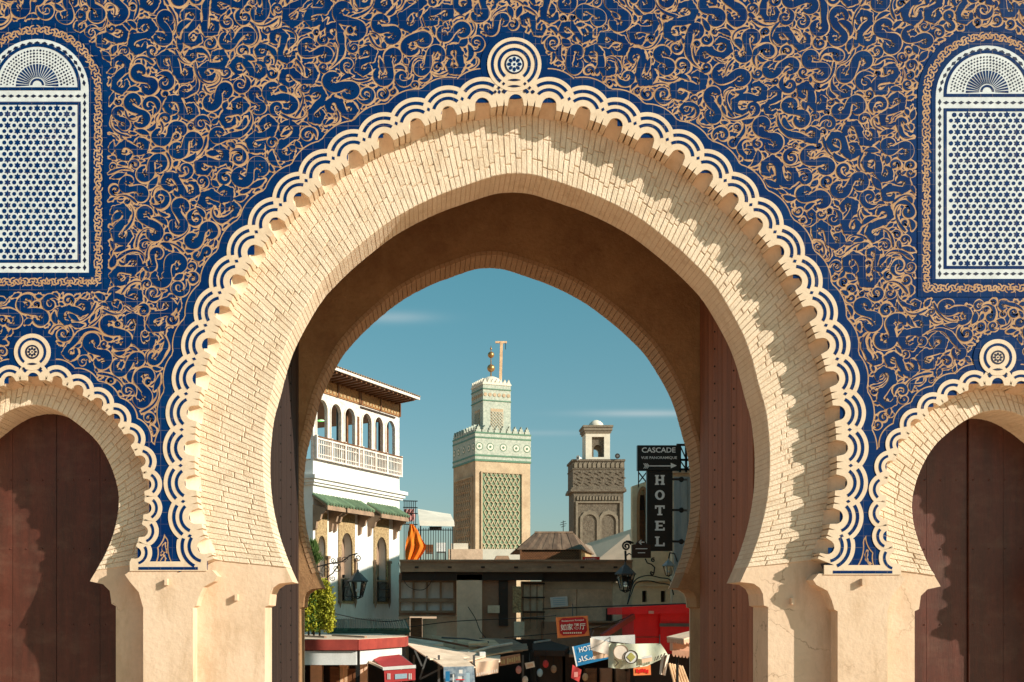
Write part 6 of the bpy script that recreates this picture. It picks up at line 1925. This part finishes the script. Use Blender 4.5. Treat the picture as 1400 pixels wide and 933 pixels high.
def flat_ring(par, px, py, r0, r1, D_, m, name):
    n = 24
    prism_map([(px+r1*math.cos(2*math.pi*i/n), py+r1*math.sin(2*math.pi*i/n)) for i in range(n)], [[(px+r0*math.cos(2*math.pi*i/n), py+r0*math.sin(2*math.pi*i/n)) for i in range(n)]] if r0 else [],
              lambda a, b, t: Q(a, b, D_)+V_((0, t, 0)), 0.0, .006).build(name, m, par)
flat_ring(bn, 849, 892, 0, 10, 25.88, M['banner_pale'], 'print_disc'); flat_ring(bn, 849, 892, 9.6, 10.4, 25.87, M['grey_wood'], 'print_ring')
flat_ring(bn, 863, 898.5, 0, 8.4, 25.86, M['pale_panel'], 'print_disc'); flat_ring(bn, 863, 898.5, 8.2, 9.4, 25.85, M['dark_room'], 'print_ring')
prism_map([(863, 892), (869, 898.5), (863, 905), (857, 898.5)], [], lambda a, b, t: Q(a, b, 25.845)+V_((0, t, 0)), 0, .006).build('print_star', mat('olive_print', (0.42, 0.40, 0.12), .7, bump=0), bn)
prism_map([(877, 898), (891, 896), (892, 904), (878, 907)], [], lambda a, b, t: Q(a, b, 25.86)+V_((0, t, 0)), 0, .006).build('print_photo', M['taupe_wall'], bn)
prism_map([(877, 898), (891, 896), (891.3, 899), (877.4, 901)], [], lambda a, b, t: Q(a, b, 25.85)+V_((0, t, 0)), 0, .006).build('print_photo', M['pale_panel'], bn)
lp = MB()
for i in range(7):
    a = Q(895+i*2.2, 904-i*.9, 25.85); lp.bar(a, a + V_((.02+.02*(i % 2), 0, .10)), .012, .014)
lp.build('print_strokes', M['dark_room'], bn, kind='stuff')
cbr = MB()
for (a, b) in (((840, 901), (845.5, 906.5)), ((845.5, 906.5), (840.5, 911.5))): cbr.bar(Q(*a, 25.85), Q(*b, 25.85), .012, .02)
cbr.build('print_strokes', M['dark_room'], bn, kind='stuff')
for x in (834, 902): MB().tube([Q(x, 880, 26), Q(x, 868, 27)], .01, 5).build('cord', M['iron'], bn)
b2 = thing('pale_banner', Q(820, 900, 26.6), 'pale folded banner end hanging over the blue hotel sign', 'banner')
banner_sheet('cloth', [(807, 872.5), (835, 878)], [(808, 889), (836, 897)], 26.6, M['banner_pale'], b2, .03, 10, 4)
banner_sheet('lower_fold', [(810, 889), (836, 894)], [(812, 902), (836, 898)], 26.65, M['tent'], b2, .03, 10, 3)
banner_sheet('top_strip', [(808, 871), (868, 868)], [(808, 874), (868, 881)], 26.7, M['pale_panel'], b2, .02, 10, 3)
MB().tube([Q(808, 872, 26.7), Q(812, 862, 28)], .01, 5).build('cord', M['iron'], b2)
sv = thing('striped_scarf', Q(910, 925, 25.6), 'pale striped scarf hanging at the end of the printed banner', 'scarf')
banner_sheet('cloth', [(905, 897), (916, 895)], [(902, 922), (909, 924)], 25.6, M['banner_pale'], sv, .05, 8, 6)
banner_sheet('stripe', [(909, 897), (911, 896.5)], [(905, 921), (907, 922)], 25.5, M['grey_wood'], sv, .03, 4, 6)
os_ = thing('orange_sign', Q(878, 924, 27), 'small orange sign with red letters below the printed banner', 'sign')
tilted_board(os_, [(866, 911), (889.5, 909.5), (890, 923), (866.5, 924)], 27, .04, M['orange_paint'])
for i in range(5): MB().obox(Q(871+i*3.6, 917.5+.8*math.sin(i*2), 26.985), UX*(1.2*27/1500), V_((0, .004, 0)), UZ*(2.6*27/1500)).build('print_mark', M['red_paint'], os_)
MB().tube([Q(878, 910, 27.04), Q(878, 890, 28.5)], .01, 5).build('hanger', M['iron'], os_)
rfz = thing('red_pennant', Q(788, 933, 27.5), 'small red pennant hanging below the blue hotel sign', 'pennant')
banner_sheet('cloth', [(783, 909), (795, 916)], [(781, 927), (792, 933)], 27.5, M['red_canvas'], rfz, .02, 6, 5)
rbox(785, 919, 790, 926, 27.40, .01).build('print_mark', M['pink_cloth'], rfz)
# ---------------------------------------------------------------- peach scalloped canopy at the right edge
pcn = thing('peach_canopy', ground_at(940, 24), 'peach market canopy with scalloped double edging at the right', 'canopy')
tp_ = MB(); TT4 = [Q(911.5, 870.5, 23.2), Q(935, 873.5, 22.6), Q(975, 862, 23.0), Q(955, 860, 24.6)]
tp_.add(TT4 + [p-UZ*.03 for p in TT4], [(0, 1, 2, 3), (7, 6, 5, 4), (0, 4, 5, 1), (1, 5, 6, 2), (2, 6, 7, 3), (3, 7, 4, 0)]); tp_.build('top', M['pale_board'], pcn)
def scalloped(x0, y0, x1, y1, h, D0, D1, n, name):
    for i in range(n):
        a, b = i/n, (i+1)/n
        ps = [(a, 0), (b, 0), (b, .62), (b*.75+a*.25, .92), ((a+b)/2, 1.0), (a*.75+b*.25, .92), (a, .62)]
        pts = [Q(x0+(x1-x0)*u, y0+(y1-y0)*u+h*v, D0+(D1-D0)*u) for u, v in ps]
        mb = MB(); mb.add(pts + [p+V_((0, .015, 0)) for p in pts], [tuple(range(7)), tuple(reversed(range(7, 14)))] + [(k, (k+1) % 7, 7+(k+1) % 7, 7+k) for k in range(7)])
        mb.build(name, M['peach_canvas'], pcn)
scalloped(912, 871.5, 935, 874.5, 7.5, 23.2, 22.6, 8, 'scallop_flap'); scalloped(935, 874.5, 975, 863, 7.5, 22.6, 23.0, 10, 'scallop_flap')
sd = MB(); SD4 = [Q(920, 879, 23.2), Q(948, 881, 23.2), Q(948, 898, 23.2), Q(920, 890, 23.2)]
sd.add(SD4 + [p+V_((0, .3, 0)) for p in SD4], [(0, 1, 2, 3), (7, 6, 5, 4), (0, 4, 5, 1), (1, 5, 6, 2), (2, 6, 7, 3), (3, 7, 4, 0)]); sd.build('side_cloth', M['peach_canvas'], pcn)
scalloped(919, 888, 960, 893, 10, 23.0, 22.9, 9, 'scallop_flap')
for x in (926, 948): MB().tube([V_((Q(x, 0, 23.4).x, 8.4, GZ)), Q(x, 872, 23.4)], .03, 6).build('pole', M['iron'], pcn)
for i in range(6):
    t = thing('leaning_pole', ground_at(930+i*3, 24.5), ['leftmost', 'second from left', 'third from left', 'third from right', 'second from right', 'rightmost'][i] + ' of the slim wooden poles leaning below the peach canopy', 'pole', 'bundle of slim wooden poles below the peach canopy')
    MB().tube([Q(926+i*4.2, 950, 24.5), Q(915+i*3.4, 907+i*.8, 24.6+.05*i)], .028, 6).build('shaft', M['tan_board'], t)

# ---------------------------------------------------------------- left shop with red-edged roof
sh = thing('corner_shop', ground_at(480, 29), 'low open shop with flat grey roof and faded red edge on the left', 'shop')
zr = Q(0, 873.5, 27).z
rt_ = [Q(396, 874, 26.6), Q(489, 872, 26.6), Q(553, 863.5, 29.5), Q(557, 861, 30.5), Q(520, 859.5, 34), Q(396, 861, 34)]
rp_ = [V_((p.x, p.y, zr)) for p in rt_]
rm = MB()
rm.add(rp_ + [p-UZ*.06 for p in rp_], [tuple(range(6)), tuple(reversed(range(6, 12)))] + [(k, (k+1) % 6, 6+(k+1) % 6, 6+k) for k in range(6)]); rm.build('roof', M['pale_board'], sh)
for a, b in ((0, 1), (1, 2), (2, 3)):
    p, q = rp_[a], rp_[b]
    MB().bar(p-UZ*.14, q-UZ*.14, .05, .26).build('fascia', M['red_board'], sh)
    d = (q-p).normalized(); nrm_ = V_((d.y, -d.x, 0))
    if a < 2: MB().bar(p-UZ*.46-nrm_*.08+d*.05, q-UZ*.46-nrm_*.08-d*.05, .05, .34).build('sign_panel', M['pale_panel'], sh)
for a, b in ((400, 445), (455, 500)):
    MB().bar(Q(a, 866, 30)*1 + V_((0, 0, zr+.03-Q(0, 866, 30).z)), V_((Q(b, 0, 27.6).x, 12.6, zr+.03)), .06, .04).build('roof_batten', M['beam'], sh)
MB().box((Q(396, 0, 34).x, 18.8, GZ), (Q(548, 0, 34).x, 19.0, zr-.1)).build('back_wall', M['dark_room'], sh)
MB().box((Q(396, 0, 27).x-.6, 11.8, GZ), (Q(396, 0, 27).x-.4, 19, zr-.1)).build('side_wall', M['dark_room'], sh)
for px, D_ in ((489, 26.7), (552, 29.6)): p = Q(px, 880, D_); MB().box((p.x-.05, p.y, GZ), (p.x+.05, p.y+.1, zr-.2)).build('post', M['iron'], sh)
for i, (px, w, py, m_) in enumerate(((432, 8, 905, 'taupe_wall'), (458, 7, 912, 'brown_wood'), (470, 6, 908, 'tan_board'), (482, 8, 915, 'brown_wood'), (497, 5, 905, 'taupe_wall'))):
    t = thing('shop_cabinet', ground_at(px, 31), ['grey-brown cabinet at the left of the dark shop', 'dark wood cabinet in the middle of the shop', 'narrow tan cabinet in the dark shop', 'low dark wood cabinet in the shop', 'slim grey cabinet at the right of the dark shop'][i], 'cabinet')
    p = Q(px, py, 31); W_ = w*31/1500
    MB().box((p.x-W_, p.y, GZ), (p.x+W_, p.y+.5, p.z)).build('case', M[m_], t)
    MB().box((p.x-W_*.86, p.y-.02, GZ+.2), (p.x-.02, p.y, p.z-.1)).build('door', M[m_], t); MB().box((p.x+.02, p.y-.02, GZ+.2), (p.x+W_*.86, p.y, p.z-.1)).build('door', M[m_], t)
# red folding awning by the shop
ra = thing('red_awning', ground_at(540, 26), 'red canvas awning with printed front flap at the corner shop', 'awning')
am = MB(); A6 = [Q(509, 899, 28), Q(546, 895, 28), Q(568, 911, 26), Q(524, 914, 26)]
am.add(A6 + [p-UZ*.02 for p in A6], [(0, 1, 2, 3), (7, 6, 5, 4), (0, 4, 5, 1), (1, 5, 6, 2), (2, 6, 7, 3), (3, 7, 4, 0)]); am.build('canvas', M['red_canvas'], ra)
MB().bar(Q(523.5, 914.5, 25.97), Q(568.5, 911.5, 25.97), .07, .075).build('front_bar', M['white_paint'], ra)
tilted_board(ra, [(525, 917), (568, 914.5), (568, 930), (526, 934)], 25.95, .02, M['red_canvas'], 'flap')
tilted_board(ra, [(540, 922), (556.5, 921), (556.5, 927.5), (540, 929)], 25.94, .012, M['blue_band'], 'print_block')
for x in (530.5, 533, 559.5, 562): MB().obox(Q(x, 925, 25.94), UX*.012, V_((0, .004, 0)), UZ*.07).build('print_mark', M['white_paint'], ra)
MB().bar(Q(496, 901, 28), Q(526, 915, 26), .05).build('arm', M['pale_board'], ra); MB().bar(Q(548, 897, 28), Q(567, 913, 26), .05).build('arm', M['lamp_grey'], ra)

# ---------------------------------------------------------------- green tiled lean-to roof below the white house
gr_ = thing('tiled_lean_to', ground_at(505, 35), 'dark green ribbed tile lean-to roof below the white house', 'roof')
for i in range(34):
    u = i/33
    a, b = Q(452+100*u, 850-2.5*math.sin(min(1, u*1.8)*math.pi/2)+3*u, 36.5), Q(450+107*u, 863, 34.2)
    MB().tube([a, b], [.085, .10], 7).build('ridge_tile', M['dark_green_tile'], gr_)
mb = MB(); G4 = [Q(450, 851, 36.6), Q(553, 852, 36.6), Q(558, 864, 34.1), Q(449, 864, 34.1)]
mb.add(G4 + [p-UZ*.08 for p in G4], [(0, 1, 2, 3), (7, 6, 5, 4), (0, 4, 5, 1), (1, 5, 6, 2), (2, 6, 7, 3), (3, 7, 4, 0)]); mb.build('deck', M['dark_green_tile'], gr_)
for x in (452, 556): p = Q(x, 864, 34.5); MB().box((p.x-.06, p.y, GZ), (p.x+.06, p.y+.12, p.z)).build('post', M['grey_wood'], gr_)

# ---------------------------------------------------------------- middle stalls roofed with loose boards
ms = thing('board_roofed_stall', ground_at(640, 31), 'market stall roofed with loose weathered boards and sheets', 'stall')
def loose_board(quad, D4, m, t=.03):
    ps = [Q(x, y, d) for (x, y), d in zip(quad, D4)]
    mb = MB(); mb.add(ps + [p-UZ*t for p in ps], [(0, 1, 2, 3), (7, 6, 5, 4), (0, 4, 5, 1), (1, 5, 6, 2), (2, 6, 7, 3), (3, 7, 4, 0)])
    mb.build('roof_board', M[m], ms)
loose_board([(552, 878), (600, 882), (655, 898), (588, 901)], (31, 31.6, 29.5, 28.6), 'pale_board')
loose_board([(556, 872), (620, 876), (604, 886), (552, 880)], (33, 33, 31.5, 31.5), 'pale_board')
loose_board([(590, 869), (628, 872), (626, 880), (592, 878)], (34.5, 34.5, 33, 33), 'tan_board')
loose_board([(600, 880), (628, 877), (660, 884), (628, 891)], (32, 32.4, 31.6, 30.8), 'tan_board')
loose_board([(622, 873), (676, 875), (684, 882), (634, 884)], (34, 34, 32.5, 32.3), 'tan_board')
loose_board([(628, 888), (690, 882), (702, 890), (660, 897)], (31.4, 32, 30.6, 30), 'tan_board')
loose_board([(655, 872), (700, 874), (722, 884), (690, 884)], (35, 35, 33, 32.6), 'grey_wood')
loose_board([(664, 884), (720, 880), (722, 888), (668, 894)], (31.2, 32, 31, 30.2), 'grey_wood')
loose_board([(600, 893), (640, 888), (664, 897), (636, 905)], (30, 30.4, 29.4, 28.8), 'pale_board')
loose_board([(588, 899), (630, 896), (650, 912), (607, 912)], (29, 29.2, 27.6, 27.4), 'pale_board')
loose_board([(640, 900), (684, 896), (684, 904), (648, 908)], (29.6, 30.2, 29.2, 28.6), 'pale_board')
for i in range(9):
    x = 566+i*15+random.uniform(-3, 3); y = 874+random.uniform(0, 16)
    loose_board([(x, y), (x+26, y-1.5+random.uniform(-2, 2)), (x+27, y+1.2), (x+1, y+2.8)], (31.6, 31.6, 31.2, 31.2), random.choice(('tan_board', 'grey_wood', 'pale_board')), .05)
rbox(656, 892, 664, 898.5, 29.4, .5).build('white_crate', M['white_paint'], ms)
for x, D_ in ((566, 30.5), (600, 28.6), (648, 28.4), (715, 31)):
    p = Q(x, 896, D_); MB().box((p.x-.03, p.y, GZ), (p.x+.03, p.y+.06, p.z)).build('post', M['lamp_grey'], ms)
for a, b in (((567, 889), (577, 911)), ((584, 897), (574, 928)), ((574, 929), (605, 913))): MB().bar(Q(*a, 28.4), Q(*b, 28.4), .045).build('strut', M['lamp_grey'], ms)
MB().box((Q(556, 0, 36).x, 20.6, GZ), (Q(745, 0, 36).x, 20.8, Q(0, 874, 36).z)).build('back_wall', M['dark_room'], ms)
MB().box((Q(556, 0, 33).x, 17.0, GZ), (Q(735, 0, 33).x, 17.9, GZ+1.0)).build('counter', M['dark_room'], ms)
ps = thing('blue_grey_poster', Q(628, 935, 27.3), 'blue-grey printed poster hanging from the board-roofed stall', 'poster')
banner_sheet('sheet', [(606.5, 912), (648, 911)], [(607, 945), (650, 945)], 27.3, M['poster'], ps, .015, 8, 4)
for i, (x, w, y, h) in enumerate(((612, 6, 918, 14), (630, 5, 916, 5), (629, 6, 925, 5), (640, 5, 920, 16), (620, 2.2, 922, 14))):
    MB().obox(Q(x, y+h/2, 27.2), UX*(w/2*27/1500), V_((0, .004, 0)), UZ*(h/2*27/1500)).build('print_block', M[('blue_paint', 'white_paint', 'white_paint', 'blue_band', 'pale_panel')[i]], ps)
MB().obox(Q(629, 929.5, 27.19), UX*(6*27/1500), V_((0, .004, 0)), UZ*(.7*27/1500)).build('print_line', M['red_paint'], ps)
fg = thing('fringed_cloth', Q(665, 925, 28.3), 'dark fringed cloth with white letters at the stall edge', 'cloth')
banner_sheet('cloth', [(650, 906), (682, 902)], [(651, 926), (681, 920)], 28.3, M['taupe_wall'], fg, .03, 10, 4)
for i in range(10): MB().obox(Q(653+i*2.9, 922.5-i*.6, 28.18), UX*(.8*28/1500), V_((0, .004, 0)), UZ*(2.0*28/1500)).build('fringe', M['banner_pale'], fg)
ys = thing('yellow_letter_board', Q(697, 912, 29.8), 'dark board with worn yellow letters at the stall roof edge', 'sign')
tilted_board(ys, [(682, 899), (711, 894), (712, 906), (683, 911)], 29.8, .04, M['brown_wall'])
yl = mat('yellow_letter_paint', (0.50, 0.42, 0.22), .7, bump=0)
for i in range(8): MB().obox(Q(686+i*3.1+(2 if i > 1 else 0), 905.5-i*.75, 29.785), UX*(1.0*29.8/1500), V_((0, .004, 0)), UZ*((2.2+.9*(i % 3))*29.8/1500)).build('letter_mark', yl, ys)
wsn = thing('small_white_sign', Q(725, 915, 30), 'small tilted white sign with dark border in the dark lane', 'sign')
tilted_board(wsn, [(717.5, 907), (730, 904.5), (731.5, 912), (719.5, 915)], 30, .03, M['banner_pale'])
tilted_board(wsn, [(720.5, 908.6), (728, 907), (729, 910.5), (721.5, 912.3)], 29.985, .012, M['tent'], 'panel')
MB().tube([Q(724, 905, 30.02), Q(724, 893, 31)], .01, 5).build('hanger', M['iron'], wsn)
ds = thing('dark_stall', ground_at(745, 33), 'dark covered stall with black sheet roof in the middle of the lane', 'stall')
dq = [Q(728, 880, 34), Q(752, 876, 35.5), Q(778, 884, 33), Q(772, 890, 31), Q(730, 889, 31.5)]
mb = MB(); mb.add(dq + [p-UZ*.16 for p in dq], [tuple(range(5)), tuple(reversed(range(5, 10)))] + [(k, (k+1) % 5, 5+(k+1) % 5, 5+k) for k in range(5)]); mb.build('roof', M['dark_room'], ds)
MB().box((Q(727, 0, 34).x, 16.6, GZ), (Q(776, 0, 34).x, 19.5, Q(0, 893, 32).z)).build('body', M['dark_room'], ds)
MB().bar(Q(731, 878.5, 33.9), Q(752, 875.5, 35.4), .06, .05).build('roof_edge', M['banner_pale'], ds)
for x in (731, 771): p = Q(x, 892, 31.6); MB().box((p.x-.04, p.y, GZ), (p.x+.04, p.y+.08, p.z)).build('post', M['iron'], ds)
gs_ = thing('goods_stall', ground_at(830, 31), 'dark goods stall under the blue hotel sign and printed banner', 'stall')
MB().box((Q(778, 0, 32).x, 17.0, GZ), (Q(868, 0, 32).x, 19.0, Q(0, 892, 32).z)).build('body', M['dark_room'], gs_)
mb = MB(); gq = [Q(780, 884, 35), Q(868, 880, 35), Q(868, 892, 31), Q(778, 895, 31)]
mb.add(gq + [p-UZ*.08 for p in gq], [(0, 1, 2, 3), (7, 6, 5, 4), (0, 4, 5, 1), (1, 5, 6, 2), (2, 6, 7, 3), (3, 7, 4, 0)]); mb.build('roof', M['grey_wood'], gs_)
for i, px in enumerate((808, 829, 850, 862)):
    p = Q(px, 914, 30.8); w = 8*30.8/1500
    MB().box((p.x-w, p.y, GZ), (p.x+w, p.y+.3, p.z)).build('shutter', M[('brown_wood', 'brown_wall', 'grey_wood', 'brown_wall')[i]], gs_)
    MB().box((p.x-w*.8, p.y-.02, GZ+.1), (p.x+w*.8, p.y-.002, p.z-.08)).build('shutter_panel', M[('brown_wood', 'brown_wall', 'grey_wood', 'brown_wall')[i]], gs_)
cols = ('pink_cloth', 'banner_pale', 'red_canvas', 'blue_band', 'tan_board', 'grey_wood')
HB = ['pale hanging bag near the yellow letter board', 'dark red hanging bag left of the small white sign', 'blue hanging bag under the dark stall roof', 'small tan bag hanging in the dark lane', 'grey bag hanging beside the red pennant', 'pink bag hanging above the lane']
for i, (px, py) in enumerate(((709, 916), (718, 930), (746, 908), (738, 920), (800, 926), (757, 915))):
    t = thing('hanging_bag', Q(px, py+6, 30.4), HB[i], 'bag'); c_ = Q(px, py, 30.4)
    MB().ball(c_, .085, 9, 7, (1, .7, 1.35)).build('pouch', M[cols[i % 6]], t, smooth=True)
    MB().tube([c_ + UZ*.10, c_ + UZ*.36], .008, 4).build('strap', M['iron'], t)

# ---------------------------------------------------------------- wires and poles over the lane
WL = ['thin black wire from the white house to the long dark roof', 'thin black wire crossing above the middle stalls', 'thin black wire from the board-roofed stall to the red kiosk',
      'thin black wire hanging in front of the market hall', 'thin black wire above the corner shop roof']
for i, pts in enumerate(([(545, 770, 41), (556, 800, 40), (580, 806, 39.5), (596, 784, 39.8)], [(556, 858, 35), (620, 850, 34), (700, 846, 33.5), (760, 842, 30)], [(690, 872, 33), (740, 868, 32), (800, 862, 31), (866, 842, 30.2)],
                        [(640, 830, 39.8), (650, 846, 39.6), (656, 862, 39), (664, 872, 37)], [(452, 838, 37), (490, 846, 34), (530, 850, 33), (560, 846, 39)])):
    w_ = MB(); cable(w_, [Q(*a) for a in pts], .014)
    tag(w_.build('wire', M['iron'], None, origin=Q(*pts[0])), WL[i], 'wire')
PL = ['rusty pole lying across the stall roof boards', 'short grey pipe lying on the stall roof boards', 'bent pale plank on the stall roof beside the white crate']
for i, (a, b, r_, m_) in enumerate((((560, 871, 32.6), (640, 884, 31), .03, 'brown_wood'), ((604, 872, 33.5), (668, 878, 32.4), .025, 'lamp_grey'), ((640, 893, 30), (700, 880, 31.4), .04, 'banner_pale'))):
    t = thing('roof_pole', Q(*a), PL[i], 'pole'); MB().tube([Q(*a), (Q(*a)+Q(*b))/2 + UZ*.03, Q(*b)], r_, 6).build('shaft', M[m_], t)
